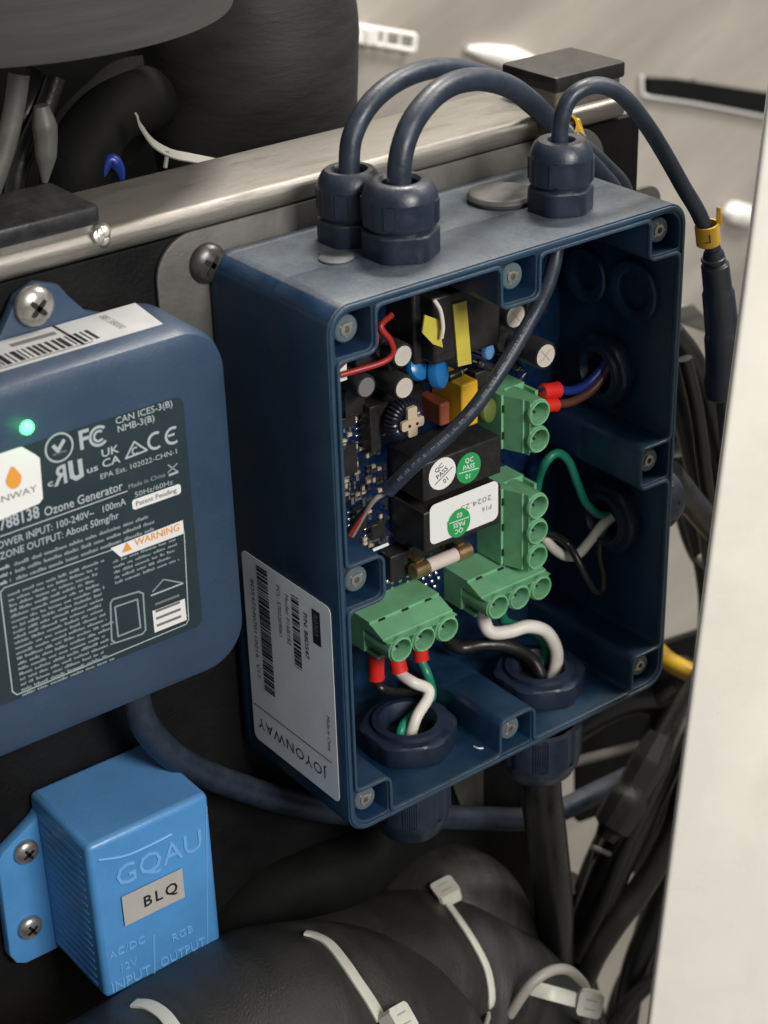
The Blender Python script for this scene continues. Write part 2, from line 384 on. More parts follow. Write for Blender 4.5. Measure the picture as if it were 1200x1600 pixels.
# outer ridge below the rim and knock-out rings inside
for yy, zz, rr in ((.43, .585, .105), (.186, .595, .115)):
    lathe(bm, (.7155, yy, zz), (-1,0,0), [(rr-.045, 0), (rr-.045, .02), (rr-.035, .026), (rr-.006, .026), (rr, .018), (rr, 0)], 32, cap=False)
for f in bm.faces:
    c_ = f.calc_center_median()
    if abs(c_.x) < W2-.01 and abs(c_.z) < H2-.01 and c_.y > .006: f.material_index = 1
body = obj('housing', bm, [M['navy'], M['navy_in']], hb, ang=35)
bm = BM(); from_curve(bm, [cav_lip, cav], .02, xz(-.012, .008), bevel=.003); obj('inner_lip', bm, M['navy_rim'], hb, ang=50)
bm = BM(); from_curve(bm, [lip_out, lip_in], .012, xz(-.006, .006), bevel=.003); obj('outer_lip', bm, M['navy_rim'], hb, ang=50)
for sx, sz in screws:
    bm = BM(); c = (sx, .30, sz)
    lathe(bm, c, (0,-1,0), [(.044, 0), (.044, .262), (.040, .267), (.022, .267), (.019, .260)], 28, 0, cap=False)
    lathe(bm, c, (0,-1,0), [(.021, .258), (.021, .270), (.011, .271), (.010, .25), (.0005, .248)], 20, 1, cap=False)
    for k_ in range(3): a_ = sx*9+sz*5+k_*2.1; lathe(bm, (sx+.024*math.cos(a_), .30, sz+.024*math.sin(a_)), (0,-1,0), [(.006, .266), (.004, .2685), (.0005, .269)], 8, 1, cap=False)
    obj('screw_post', bm, [M['insert'], M['screw']], hb)
# cable glands
def facet(n, amt):
    def f(a, h):
        s = 2*math.pi/n; k = (a % s)-s/2; return min(math.cos(math.pi/n)/math.cos(k)*1.06, 1.0) if amt else 1
    return f
def gland(parent, c, axis, r, h, hexh, hole, nutside=None, up=None, cable_r=.05, hf=1.0):
    x, y, z = frame(axis, up); c = Vector(c)
    bm = BM(); lathe(bm, c, axis, [(r*1.0*hf, 0), (r*1.02*hf, .006), (r*1.02*hf, hexh-.006), (r*.98*hf, hexh)], 48, mod=facet(6, 1))
    lathe(bm, c+z*hexh, axis, [(r*.82*min(hf, 1), 0), (r*.82*min(hf, 1), .03)], 32)
    g = obj('cable_gland', bm, M['gland'], parent, ang=30)
    bm = BM(); z0 = hexh+.014; H = h-z0
    def grip(a, hh):
        s = 2*math.pi/8; k = (a+.2) % s
        return 1.0-(.035 if k < .07*8/6 else 0)
    lathe(bm, c+z*z0, axis, [(r*.86, 0), (r*.98, .004), (r*.98, H*.62)], 96, mod=grip, cap=False)
    lathe(bm, c+z*z0, axis, [(r*.98, H*.62), (r*.95, H*.74), (r*.82, H*.93), (r*.72, H), (cable_r*1.35, H), (cable_r*1.12, H*.93), (cable_r, H*.6)], 48, cap=False)
    for a0 in range(4):
        for k in range(7):
            a = a0*math.pi/2+.5+k*.055; d = x*math.cos(a)+y*math.sin(a)
            tube(bm, [c+z*(z0+.012)+d*(r*.98), c+z*(z0+H*.6)+d*(r*.98)], .0045, n=5, smooth=False)
    bmesh.ops.recalc_face_normals(bm, faces=bm.faces)
    obj('cap_nut', bm, M['gland'], g, ang=40)
    if nutside:
        nr, nh, off = nutside; bm = BM(); cc = c-z*off
        lathe(bm, cc, [-a for a in z], [(nr*.98, 0), (nr, .006), (nr, nh-.008), (nr*.92, nh), (nr*.76, nh+.001), (nr*.74, nh+.016), (nr*.60, nh+.018), (nr*.55, nh-.01), (nr*.53, nh-.06)], 48, mod=lambda a, hh: max(facet(6, 1)(a, hh), .945) if hh < nh-.004 else 1, cap=False)
        lathe(bm, cc, [-a for a in z], [(nr*.60, nh-.055), (.0005, nh-.055)], 24, 1, cap=False)
        obj('lock_nut', bm, [M['nut'], M['slot']], g, ang=30)
    return g
gland(hb, (-.323, .445, H2), (0,0,1), .108, .232, .075, 0, cable_r=.045)
gland(hb, (-.286, .233, H2), (0,0,1), .122, .240, .085, 0, (.125, .05, .037), cable_r=.05)
gland(hb, (.372, .215, H2), (0,0,1), .108, .235, .080, 0, (.125, .05, .037), cable_r=.035)
gland(hb, (-.279, .270, -H2), (0,0,-1), .150, .345, .08, 0, (.178, .085, .037), cable_r=.06, hf=.78)
gland(hb, (.325, .235, -H2), (0,0,-1), .168, .345, .09, 0, (.175, .085, .037), cable_r=.085, hf=.75)
gland(hb, (W2, .300, .263), (1,0,0), .12, .2, .05, 0, (.135, .06, .036), cable_r=.05)
gland(hb, (W2, .245, -.32), (1,0,0), .125, .24, .06, 0, (.145, .06, .036), cable_r=.05)
bm = BM(); lathe(bm, (.285, .415, H2), (0,0,1), [(.100, 0), (.116, .004), (.118, .014), (.110, .026), (.106, .028), (.09, .030), (.0005, .030)], 40); obj('blanking_plug', bm, mat('dusty_plug', (.04,.042,.045), .5, var=.2, dust=.6), hb)
bm = BM(); lathe(bm, (-.471, .325, H2), (0,0,1), [(.058, 0), (.057, .006), (.05, .009), (.0005, .009)], 32); obj('knockout_disc', bm, mat('dusty_disc', (.03,.04,.05), .5, var=.2, dust=.4), hb)
# white label on the left wall
LX = -.7525
def lab(v, y): return (LX, y, v)
bm = BM(); ly0, ly1, lz0, lz1 = .045, .560, -.848, -.072
from_curve(bm, [[(-p[0], p[1]) for p in rpoly(ly0, lz0, ly1, lz1, .025)]], .002, lambda c: Vector((LX+c.z, -c.x, c.y)))
T = LX-.0022
UL = Vector((0,1,0)); DN = Vector((0,0,-1))          # reading direction of the maker's name: away from the viewer, tops down
text(bm, 'JOYONWAY', (T, .115, lz0+.105), UL, DN, .046, 1, sx=1.06, space=1.16)
box(bm, (T-.0002, .075, lz0+.150), (T, .548, lz0+.1535), 1)
def vt(s, y, z, size, mi=1, sx=1, bold=.0): text(bm, s, (T, y, z), DN, (0,-1,0), size, mi, sx=sx, bold=bold)
vt('P/N: B8D547', .200, -.155, .022, sx=1.1, bold=.02); vt('Model: P16B182', .305, -.132, .021, sx=1.05); vt('PCL: 5702209061', .353, -.118, .021)
vt('8D54724070110016  V17', .512, -.165, .021, sx=1.35); vt('Made in China', .095, -.510, .018, sx=1.0)
box(bm, (T-.0002, .105, -.250), (T, .150, -.118), 1); text(bm, 'R0303', (T-.0006, .140, -.132), DN, (0,-1,0), .024, 2, bold=.02)
def bars(bm, y0, y1, za, zb, mi, rng, conv=None, wmin=.0035):
    z = za
    while z > zb:
        wd = rng.choice((1, 1, 2, 3))*wmin; gp = rng.choice((1, 1, 2))*wmin
        if conv: conv(z, max(z-wd, zb))
        else: box(bm, (T-.0002, y0, max(z-wd, zb)), (T, y1, z), mi)
        z -= wd+gp
rg = random.Random(3)
bars(bm, .225, .268, -.118, -.400, 1, rg); bars(bm, .405, .470, -.095, -.600, 1, rg)
obj('label_sticker', bm, [M['label'], M['ink'], M['ink_grey']], hb, ang=30)

# ------------------------------------------------------------------ circuit board
YB = .49
cb = thing('circuit_board', 'blue populated circuit board screwed inside the open navy box', 'circuit board', (0, YB, -.6))
bm = BM(); box(bm, (-.60, YB, -.60), (.545, YB+.016, .80)); pcbo = obj('board', bm, M['pcb'], cb, bevel=.002)
bm = BM()
for i in range(40):
    u = -.24+(i % 8)*.036; v = -.33-(i//8)*.022-((i % 2)*.008)
    lathe(bm, (u, YB-.0005, v), (0,-1,0), [(.0075, 0), (.006, .002), (.0005, .003)], 8, cap=False)
q_ = [P(x_, y_, YB) for x_, y_ in [(662,905),(672,900),(682,896),(666,914),(676,909),(686,904),(670,921),(680,917),(603,900),(612,905),(606,909),(628,900)]]
for p in q_: lathe(bm, (p.x, YB-.0005, p.z), (0,-1,0), [(.0085, 0), (.006, .002), (.0005, .004)], 8, cap=False)
d_ = obj('solder_pads', bm, M['tin'], pcbo); tag(d_, None, None, kind='stuff')
def block(n, origin, along, wdir, label):
    """green screw terminal: poles along 'along', wires leave in wdir; origin = first screw centre at the board"""
    o = Vector(origin); A = Vector(along); Wd = Vector(wdir); U = Vector((0,-1,0)); p = .105
    prof = [(-.068,0),(-.068,.138),(-.058,.138),(-.058,.148),(-.034,.205),(-.034,.214),(-.026,.214),(-.014,.236),(.010,.243),(.044,.240),(.058,.205),(.072,.180),(.072,0)]
    bm = BM(); L = p*n
    hid = [(-.068,0),(-.068,.138),(-.058,.138),(-.058,.148),(-.034,.205),(-.034,.214),(-.026,.214),(-.026,.10),(.072,.10),(.072,0)]
    prism(bm, hid, o-A*(p/2), Wd, U, A*L)
    # upper part with the screw wells cut through
    def loc(c): return o+A*c.x+Wd*c.y+U*(.17+c.z)
    out = [(-p/2,-.027)]
    nn_ = 10
    edge = [(p*(n-.5), -.027)]
    for k in range(n-1, -1, -1):
        for q in range(nn_+1):
            a = -.75+q/nn_*(math.pi+1.5); edge.append((p*k+.052*math.cos(a), .012+.052*math.sin(a)))
    from_curve(bm, [out+edge]+[circ(p*k, .012, .040, 24) for k in range(n)], .146, loc)
    for k in range(n):
        c = o+A*(p*k); lathe(bm, c+Wd*.012, U, [(.0475, .238), (.0475, .250), (.0455, .2535), (.0415, .2535), (.0400, .250), (.0400, .15)], 28, cap=False)
        prism(bm, [(-.040,.0),(.040,.0),(.040,.165),(-.040,.165)], c+Wd*.068, A, U, Wd*.012)
    b = obj('terminal_block', bm, M['green'], cb, ang=32, bevel=.003, seg=1)
    for k in range(n):
        c = o+A*(p*k)
        bm = BM(); lathe(bm, c+Wd*.012, U, [(.034, .100), (.034, .196), (.030, .202), (.0005, .203)], 24)
        d = (A*.7+Wd*.7).normalized(); e = U.cross(d)
        prism(bm, [(-.030,-.005),(.030,-.005),(.030,.005),(-.030,.005)], c+Wd*.012+U*.198, d, e, U*.0065, 1)
        obj('clamp_screw', bm, [M['tin'], M['slot']], b)
        bm = BM()
        prism(bm, [(-.014,-.012),(.014,-.012),(.014,.012),(-.014,.012)], c-Wd*.066+U*.131+A*.0, A, U, Wd*.022, 0)
        obj('slot_mark', bm, M['slot'], b)
    return b
block(3, (-.3235, YB, -.487), (1,0,0), (0,0,-1), '')
block(3, (.1255, YB, -.487), (1,0,0), (0,0,-1), '')
block(3, (.302, YB, -.150), (0,0,-1), (1,0,0), '')
block(2, (.302, YB, .222), (0,0,-1), (1,0,0), '')
# relays
def relay(x0, x1, z0, z1, h):
    bm = BM(); box(bm, (x0, YB-h, z0), (x1, YB-.004, z1)); return obj('relay', bm, M['relay'], cb, bevel=.006)
r1 = relay(-.172, .180, .012, .160, .20); r2_ = relay(-.172, .180, -.188, -.030, .20)
YS = YB-.2-.0015
def disc_sticker(par, x, z, rx, rz, m, ink, lines, rot, big):
    bm = BM(); prism(bm, circ(0, 0, rx, 28, rz), (x, YS, z), (1,0,0), (0,0,1), (0,-.001,0), 0)
    ux = Vector((math.cos(rot), 0, math.sin(rot))); uy = Vector((-math.sin(rot), 0, math.cos(rot))); c = Vector((x, YS-.0018, z))
    text(bm, lines[0], c+uy*.022, ux, uy, .019, 1, 'CENTER', bold=.01); text(bm, lines[1], c-uy*.004, ux, uy, .019, 1, 'CENTER', bold=.01)
    prism(bm, [(-.045,-.0015),(.045,-.0015),(.045,.0015),(-.045,.0015)], c-uy*.011, ux, uy, (0,-.0003,0), 1)
    text(bm, lines[2], c-uy*.040, ux, uy, .019, 1, 'CENTER', bold=.01)
    return obj('sticker', bm, [m, ink], par)
a = P(691, 740, YS); disc_sticker(r1, a.x, a.z, .060, .060, M['paper'], M['ink'], ('QC', 'PASS', '01'), .5, 1)
a = P(732, 731, YS); disc_sticker(r1, a.x, a.z, .055, .058, M['qc_green'], M['paper'], ('QC', 'PASS', '01'), -.08, 1)
bm = BM(); pl = [P(x_, y_, YS) for x_, y_ in [(671,793),(777,757),(778,808),(672,850)]]
xa, xb, zb_, zt_ = min(p.x for p in pl), max(p.x for p in pl), pl[2].z-.005, pl[0].z+.005
prism(bm, rpoly(xa, zb_, xb, zt_, .025), (0, YS, 0), (1,0,0), (0,0,1), (0,-.001,0), 0)
text(bm, '2024.25', (xb-.03, YS-.0018, zt_-.048), (-1,0,0), (0,0,-1), .022, 1, sx=1.5)
text(bm, 'P16          sehex', (xb-.03, YS-.0018, zb_+.070), (-1,0,0), (0,0,-1), .020, 1, sx=1.15)
obj('sticker', bm, [M['paper'], M['ink_grey']], r2_)
YS -= .002; a = P(717, 817, YS); disc_sticker(r2_, a.x, a.z, .052, .056, M['qc_green'], M['paper'], ('QC', 'PASS', '02'), math.pi-.05, 1); YS += .002
# power section parts
def can(u, v, r, h, m='alu', body='black', yt=None):
    yt = YB-h; a = P(u, v, yt); bm = BM()
    lathe(bm, (a.x, YB, a.z), (0,-1,0), [(r*.97, .004), (r, .012), (r, .03), (r*.93, .036), (r, .042), (r, h-.008), (r*.93, h-.001), (r*.80, h)], 28, 0, cap=False)
    lathe(bm, (a.x, YB, a.z), (0,-1,0), [(r*.80, h), (r*.78, h-.002), (.0005, h-.002)], 28, 1, cap=False)
    for k in ((0, 1) if u > 700 else ()):
        d = Vector((math.cos(.7+k*1.57), 0, math.sin(.7+k*1.57))); e = Vector((0,1,0)).cross(d)
        prism(bm, [(-r*.6,-.0015),(r*.6,-.0015),(r*.6,.0015),(-r*.6,.0015)], (a.x, yt+.0018, a.z), d, e, (0,-.0008,0), 2)
    return obj('capacitor', bm, [M[body], M[m], M['alu_line']], cb)
can(630, 556, .044, .17); can(632, 606, .044, .17); can(806, 494, .050, .22); can(853, 556, .052, .24)
can(573, 605, .042, .12, 'ink_grey')
def tx():
    t0 = P(650, 470, .30); bm = BM()
    a = P(708, 520, .25)
    box(bm, (-.13, .27, .52), (.16, YB-.01, .76)); box(bm, (-.16, .34, .50), (.20, YB-.005, .78))
    tr = obj('transformer', bm, M['relay'], cb, bevel=.01)
    l = [P(708,476,.262), P(729,470,.262), P(737,568,.262), P(716,573,.262)]
    bm = BM(); prism(bm, [(p.x, p.z) for p in l], (0, .262, 0), (1,0,0), (0,0,1), (0,.006,0)); obj('tape', bm, M['yellow'], tr)
    l = [P(664,492,.262), P(686,500,.262), P(692,543,.262), P(677,538,.262), P(660,520,.262)]
    bm = BM(); prism(bm, [(p.x, p.z) for p in l], (0, .262, 0), (1,0,0), (0,0,1), (0,.006,0)); obj('tape', bm, M['yellow'], tr)
    bm = BM(); tube(bm, Q([(678,468,.25),(688,485,.24),(692,510,.24),(690,528,.245)]), .007, n=8); obj('lead_sleeve', bm, M['white'], tr)
tx()
def boxpart(name, m, u0, v0, u1, v1, yf):
    a = P(u0, v0, yf); b = P(u1, v1, yf); bm = BM(); box(bm, (min(a.x,b.x), yf, min(a.z,b.z)), (max(a.x,b.x), YB-.003, max(a.z,b.z))); return obj(name, bm, M[m], cb, bevel=.008)
boxpart('film_capacitor', 'amber', 722, 602, 748, 662, .315); boxpart('film_capacitor', 'brick', 688, 632, 704, 662, .36)
def disc_cap(pts, r, th, m, name='disc_capacitor', ax=(.3,-.9,.1)):
    bm = BM(); c = P(*pts)
    lathe(bm, c, ax, [(.0005, -th), (r*.6, -th*.9), (r*.93, -th*.5), (r, 0), (r*.93, th*.5), (r*.6, th*.9), (.0005, th)], 24, cap=False)
    for s in (-1, 1): tube(bm, [c+Vector((s*r*.5, .01, -r*.6)), Vector((c.x+s*r*.5, YB, c.z-r*.7))], .004, n=6, mi=1, smooth=False)
    return obj(name, bm, [M[m], M['tin']], cb)
disc_cap((684,583,.33), .056, .030, 'cblue', ax=(.5,-.8,.2)); disc_cap((652,575,.36), .046, .026, 'cblue', ax=(.2,-.8,.4))
disc_cap((762,549,.36), .030, .018, 'cpale'); disc_cap((762,641,.37), .046, .022, 'olive', 'varistor')
# toroid choke on its former
c = P(637, 658, .36); bm = BM(); R_, rr = .050, .026
for k in range(30):
    a0 = 2*math.pi*k/30
    d = Vector((math.cos(a0), 0, math.sin(a0))); cc = Vector((c.x, c.y+.02, c.z))+d*R_
    ring = [cc+(d*math.cos(t)+Vector((0,1,0))*math.sin(t))*rr for t in [2*math.pi*j/10 for j in range(11)]]
    tube(bm, ring, .0062, n=6, smooth=False)
tor = obj('toroid_choke', bm, M['purple'], cb)
bm = BM(); prism(bm, rpoly(-.048,-.018,.048,.018,.010)+[], (c.x, c.y-.018, c.z), (1,0,0), (0,0,1), (0,-.012,0)); prism(bm, rpoly(-.020,-.048,.020,.062,.008), (c.x, c.y-.0165, c.z), (1,0,0), (0,0,1), (0,-.012,0))
for s in (-.015, .018): cyl(bm, (c.x+s, c.y-.0302, c.z-.004), (0,-1,0), .006, .001, 10, 1)
obj('former', bm, [M['beige'], M['slot']], tor)
lathe_bm = BM(); lathe(lathe_bm, (c.x, YB-.005, c.z), (0,-1,0), [(.075, 0), (.075, .03), (.03, .032), (.03, .0)], 28); obj('base', lathe_bm, M['black'], tor)
# diodes, resistors and the dark winding between the big parts
def axial(u0, v0, u1, v1, y, r, body, bands=()):
    a, b = P(u0, v0, y), P(u1, v1, y); d = b-a; L = d.length; bm = BM()
    lathe(bm, a, d, [(r*.8, 0), (r, r*.3), (r, L-r*.3), (r*.8, L)], 16, 0)
    for t_ in bands: lathe(bm, a+d*t_, d, [(r*1.02, 0), (r*1.02, L*.08)], 16, 1, cap=False)
    dn = d.normalized()
    for e, sg in ((a, -1), (b, 1)): tube(bm, [e, e+dn*(sg*.02), Vector((e.x+dn.x*sg*.025, YB, e.z+dn.z*sg*.025))], .004, n=6, mi=1, smooth=False)
    return obj('diode' if not bands or len(bands) < 2 else 'resistor', bm, [M[body], M['tin']], cb)
axial(700,590,722,580,.38,.016,'relay',(.8,)); axial(604,560,612,590,.40,.015,'relay',(.8,)); axial(745,566,770,575,.42,.014,'relay',(.2,)); axial(790,560,812,575,.42,.015,'relay',(.8,))
axial(655,548,690,560,.36,.010,'beige',(.2,.4,.7)); axial(592,536,600,552,.42,.010,'beige',(.2,.4,.7)); axial(815,590,800,606,.44,.012,'relay',(.8,))
for (u_, v_, r_, h_) in ((600,545,.035,.10),(745,520,.05,.09),(775,500,.045,.12),(790,535,.04,.08),(600,640,.03,.07),(820,520,.045,.08)):
    a = P(u_, v_, YB-h_); bm = BM(); lathe(bm, (a.x, YB, a.z), (0,-1,0), [(r_, 0), (r_, h_*.9), (r_*.9, h_)], 24); obj('choke', bm, M['relay'], cb)
for (u_, v_, w_, q_, h_) in ((575,560,.05,.03,.06),(650,620,.03,.05,.05),(700,560,.06,.03,.10),(830,545,.03,.04,.10),(560,600,.04,.02,.04),(840,470,.05,.06,.06),(760,590,.05,.03,.07)):
    a = P(u_, v_, YB-h_); bm = BM(); box(bm, (a.x-w_, YB-h_, a.z-q_), (a.x+w_, YB-.003, a.z+q_)); obj('power_chip', bm, M['relay'], cb, bevel=.004)
# fuse in its clips
fa = P(645, 894, .37); fb = P(733, 861, .37); fb.z = fa.z
fuse_h = BM(); box(fuse_h, (fa.x-.06, .42, fa.z-.045), (fa.x+.035, YB-.003, fa.z+.06)); box(fuse_h, (fb.x-.03, .42, fa.z-.035), (fb.x+.02, YB-.003, fa.z+.05)); box(fuse_h, (fa.x+.03, .47, fa.z-.03), (fb.x-.02, YB-.003, fa.z+.03))
fh = obj('fuse_holder', fuse_h, M['relay'], cb, bevel=.004)
bm = BM(); ax = Vector((1,0,0)); L_ = (fb-fa).length
lathe(bm, fa, ax, [(.027, 0), (.030, .003), (.030, .062), (.027, .065)], 24, 0); lathe(bm, fa+ax*.065, ax, [(.0262, 0), (.0262, L_-.13)], 24, 1); lathe(bm, fa+ax*(L_-.065), ax, [(.027, 0), (.030, .003), (.030, .062), (.027, .065)], 24, 0)
obj('fuse', bm, [M['brass'], M['ceramic']], fh)
for xx in (fa.x+.02, fb.x-.05):
    bm = BM(); tube(bm, [(xx+.012, .37, fa.z-.033), (xx+.012, .405, fa.z-.036), (xx+.012, .46, fa.z-.030), (xx+.012, .462, fa.z+.030), (xx+.012, .405, fa.z+.036), (xx+.012, .37, fa.z+.033)], 0, flat=(.014, .002), up=(1,0,0), smooth=False)
    obj('clip', bm, M['brass'], fh)

# white header plug, ICs, SMD parts
a = P(538, 580, .40); bm = BM(); box(bm, (a.x-.05, .40, a.z-.035), (a.x+.012, YB, a.z+.05)); obj('pin_header', bm, M['paper'], cb, bevel=.003)
def ic(u, v, w_, h_, th=.03, leads='x'):
    a = P(u, v, YB-th); bm = BM(); box(bm, (a.x-w_, YB-th, a.z-h_), (a.x+w_, YB-.004, a.z+h_))
    k = int((h_ if leads == 'x' else w_)*2/.026)
    for i in range(k):
        t = -(k-1)*.013+i*.026
        for s in (-1, 1):
            if leads == 'x': box(bm, (a.x+s*(w_+.010)-.010, YB-.010, a.z+t-.005), (a.x+s*(w_+.010)+.010, YB-.001, a.z+t+.005), 1)
            else: box(bm, (a.x+t-.005, YB-.010, a.z+s*(h_+.010)-.010), (a.x+t+.005, YB-.001, a.z+s*(h_+.010)+.010), 1)
    return obj('ic_chip', bm, [M['relay'], M['tin']], cb, bevel=.002, seg=1)
ic(555, 628, .042, .05); ic(542, 722, .045, .055); ic(587, 670, .022, .085, .07); ic(592, 830, .03, .03); ic(566, 812, .022, .04, .04)
ic(638, 880, .03, .03, .06); ic(545, 660, .03, .02, .02, 'z')
smd = []
for k, m in enumerate(('tin', 'beige', 'relay')):
    bm = BM(); box(bm, (-.006, -.008, -.0045), (.006, 0, .0045), 0); box(bm, (-.0105, -.0085, -.005), (-.006, 0, .005), 1); box(bm, (.006, -.0085, -.005), (.0105, 0, .005), 1)
    me = bpy.data.meshes.new('chip'); bm.to_mesh(me); bm.free(); me.materials.append(M[m]); me.materials.append(M['tin']); smd.append(me)
spots = []; rg = random.Random(11)
for k in range(92):
    if k < 46: u, v = rg.uniform(534, 602), rg.uniform(725, 785)
    elif k < 70: u, v = rg.uniform(535, 600), rg.uniform(655, 712)
    else: u, v = rg.uniform(555, 606), rg.uniform(785, 862)
    a = P(u, v, YB-.001); a.x = round(a.x/.024)*.024; a.z = round(a.z/.017)*.017
    if (a.x, a.z) in spots: continue
    spots.append((a.x, a.z))
    o = bpy.data.objects.new('chip_component', smd[rg.choice((0, 1, 2))]); sc.collection.objects.link(o)
    o.parent = cb; o.location = Vector((a.x, YB-.0005, a.z))-ORG[cb.name]; o.rotation_euler = (0, rg.choice((0, math.pi/2)), 0); o.scale = (1.3,)*3
bm = BM(); a = P(582, 860, .40); b = P(606, 850, .40); tube(bm, [a, b], .006, n=8, smooth=False); cx_ = obj('jumper_link', bm, M['paper'], cb)

# ------------------------------------------------------------------ wires inside the box
def wire(name, pts, r, m, label, group=None, ferr=None, n=12, cat='wire', sub=8):
    if ferr is None:
        bm = BM(); tube(bm, pts, r, n=n, sub=sub); return tag(obj(name, bm, M[m]), label, cat, group)
    t = thing(name, label, cat, pts[0], group); bm = BM(); tube(bm, pts, r, n=n, sub=sub); obj('insulation', bm, M[m], t)
    bm = BM(); f0, f1, fr = ferr; d = (f1-f0); L = d.length
    lathe(bm, f0, d, [(fr*.8, 0), (fr, .006), (fr, L*.8), (fr*1.08, L-.003), (fr*.9, L)], 20); obj('ferrule', bm, M['ferrule'], t); return t
GW = 'insulated wires inside the open box'
# lower left terminal
zb0 = -.565
x1_, x2_, x3_ = -.3235, -.2185, -.1135
def fx(u, v, x): return PX(u, v, x)
def ferr(u, v0, v1, x, u1=None): return (PX(u, v0, x), PX(u1 or u, v1, x))
F = ferr(588, 1020, 1060, x1_)
wire('wire', [F[0], F[1]]+Q([(596,1076,.36),(625,1082,.36),(655,1082,.36),(672,1105,.33),(672,1135,.29),(658,1160,.25),(655,1175,.25)]), .017, 'black_cable', 'black wire with red ferrule under the left green terminal, looping to the bottom left gland', GW, (F[0], F[1], .029))
F = ferr(618, 1016, 1049, x2_, 624)
wire('wire', [F[0], F[1]]+Q([(645,1066,.33),(668,1076,.31),(668,1092,.29),(652,1118,.26),(643,1145,.25),(641,1172,.25)]), .0215, 'white', 'white wire with red ferrule leading into the bottom left gland', GW, (F[0], F[1], .031))
F = ferr(656, 1000, 1030, x3_, 658)
wire('wire', [F[0], F[1]]+Q([(668,1055,.36),(675,1082,.36),(668,1100,.35),(645,1118,.32),(627,1140,.28),(624,1172,.27)]), .018, 'wire_green', 'green wire with red ferrule under the third pole of the left green terminal', GW, (F[0], F[1], .028))
# lower middle terminal
wire('wire', [PX(757,950,.1255)]+Q([(757,972,.33),(768,988,.31),(795,987,.29),(825,979,.27),(853,987,.25),(869,1015,.23),(868,1045,.22),(860,1068,.215),(857,1085,.21)]), .026, 'white', 'thick white wire arching from the middle green terminal to the bottom right gland', GW)
wire('wire', [PX(782,955,.23)]+Q([(790,972,.37),(825,984,.35),(850,1005,.31),(850,1030,.30),(838,1058,.28),(830,1080,.26)]), .020, 'wire_green', 'green wire under the thick white one, entering the bottom right gland', GW)
wire('wire', Q([(690,990,.42),(718,1012,.40),(755,1007,.36),(795,1010,.32),(830,1030,.28),(846,1058,.24),(850,1085,.23)]), .026, 'black_cable', 'thick black wire curving into the bottom right gland', GW)
# right hand terminals
F = (P(847,612,.315), P(872,609,.315))
wire('wire', [F[0], F[1]]+[P(895,610,.31), P(920,598,.305), P(940,575,.30), P(950,555,.30)], .017, 'wire_blue', 'blue wire with red ferrule from the upper right green terminal', GW, (F[0], F[1], .029))
F = (P(850,634,.30), P(869,632,.30))
wire('wire', [F[0], F[1]]+[P(895,627,.295), P(922,612,.29), P(943,588,.285), P(953,568,.28)], .016, 'wire_brown', 'brown wire with red ferrule from the upper right green terminal', GW, (F[0], F[1], .025))
wire('wire', [P(838,780,.43)]+Q([(842,748,.41),(853,722,.36),(870,708,.35),(888,720,.34),(902,755,.32),(915,785,.31),(935,803,.29),(955,806,.27)]), .0165, 'wire_green', 'green wire looping up and into the gland on the right wall', GW)
wire('wire', Q([(848,838,.34),(866,858,.34),(885,869,.33),(903,866,.31),(922,845,.29),(940,822,.27),(957,808,.26)]), .0195, 'white', 'white wire bent in a V towards the gland on the right wall', GW)
wire('wire', Q([(845,832,.33),(865,836,.32),(885,848,.31),(900,870,.26),(915,900,.22),(930,924,.20),(941,922,.20),(943,900,.21),(937,870,.24),(939,845,.26),(950,822,.26),(958,810,.26)]), .0150, 'black_cable', 'black wire with a long hanging loop beside the right wall', GW)
# red pair, upper left
wire('wire', Q([(532,586,.38),(560,578,.36),(598,566,.34),(614,552,.33),(610,532,.33),(595,510,.34),(612,492,.36)]), .0105, 'wire_red', 'red wire bent from the white header towards the transformer', GW)
wire('wire', Q([(530,572,.38),(548,556,.35),(568,546,.34),(585,540,.34),(590,515,.36),(606,496,.37)]), .0105, 'wire_red', 'shorter red wire close to the top left screw', GW)
# sensor cable falling across the board
ic_pts = [Vector((.372,.215,.93))]+Q([(868,400,.20),(858,440,.17),(840,480,.14),(812,530,.12),(775,590,.11),(735,645,.12),(690,690,.15),(645,728,.19),(605,768,.24)])
t = thing('cable', 'thin navy cable falling across the circuit board from the right top gland', 'cable', ic_pts[-1])
bm = BM(); tube(bm, ic_pts, .0255, n=18)
sp_ = spline(ic_pts, 60); rg = random.Random(4); k = 200
while k < len(sp_)-30:
    n1 = rg.choice((2, 3, 4)); a, b = sp_[k], sp_[k+n1]; d = (b-a).normalized(); vv = (CAMC-a).normalized(); sd = d.cross(vv).normalized(); nn = sd.cross(d)
    for o_ in (-.004, .002):
        if rg.random() < .7: f_ = [a+sd*o_, b+sd*o_, b+sd*(o_+.0035), a+sd*(o_+.0035)]; sheet(bm, [q_+nn*.0257 for q_ in f_], 1)
    k += n1+rg.choice((1, 1, 2, 6))
obj('sheath', bm, [M['cable_navy'], M['ink_grey']], t)
for k, (m, off) in enumerate((('wire_red', 0), ('wire_red', 5), ('black_cable', -6), ('grey_cable', 9))):
    bm = BM(); tube(bm, Q([(625-off*.2,752+off*.2,.22),(612-off*.3,763+off*.4,.245),(590-off*.5,778+off*.3,.27),(565+off*.2,805+off*.3,.32),(545+off*.6,835+off*.2,.38)]), .0085, n=8); obj('core', bm, M[m], t)
bm = BM(); tube(bm, Q([(868,468,.62),(864,482,.60)]), .02, n=12, smooth=False); bmesh.ops.recalc_face_normals(bm, faces=bm.faces)
tag(obj('standoff_screw', bm, M['screw']), 'tiny shiny screw at the back of the open box, right of the thin cable', 'screw')
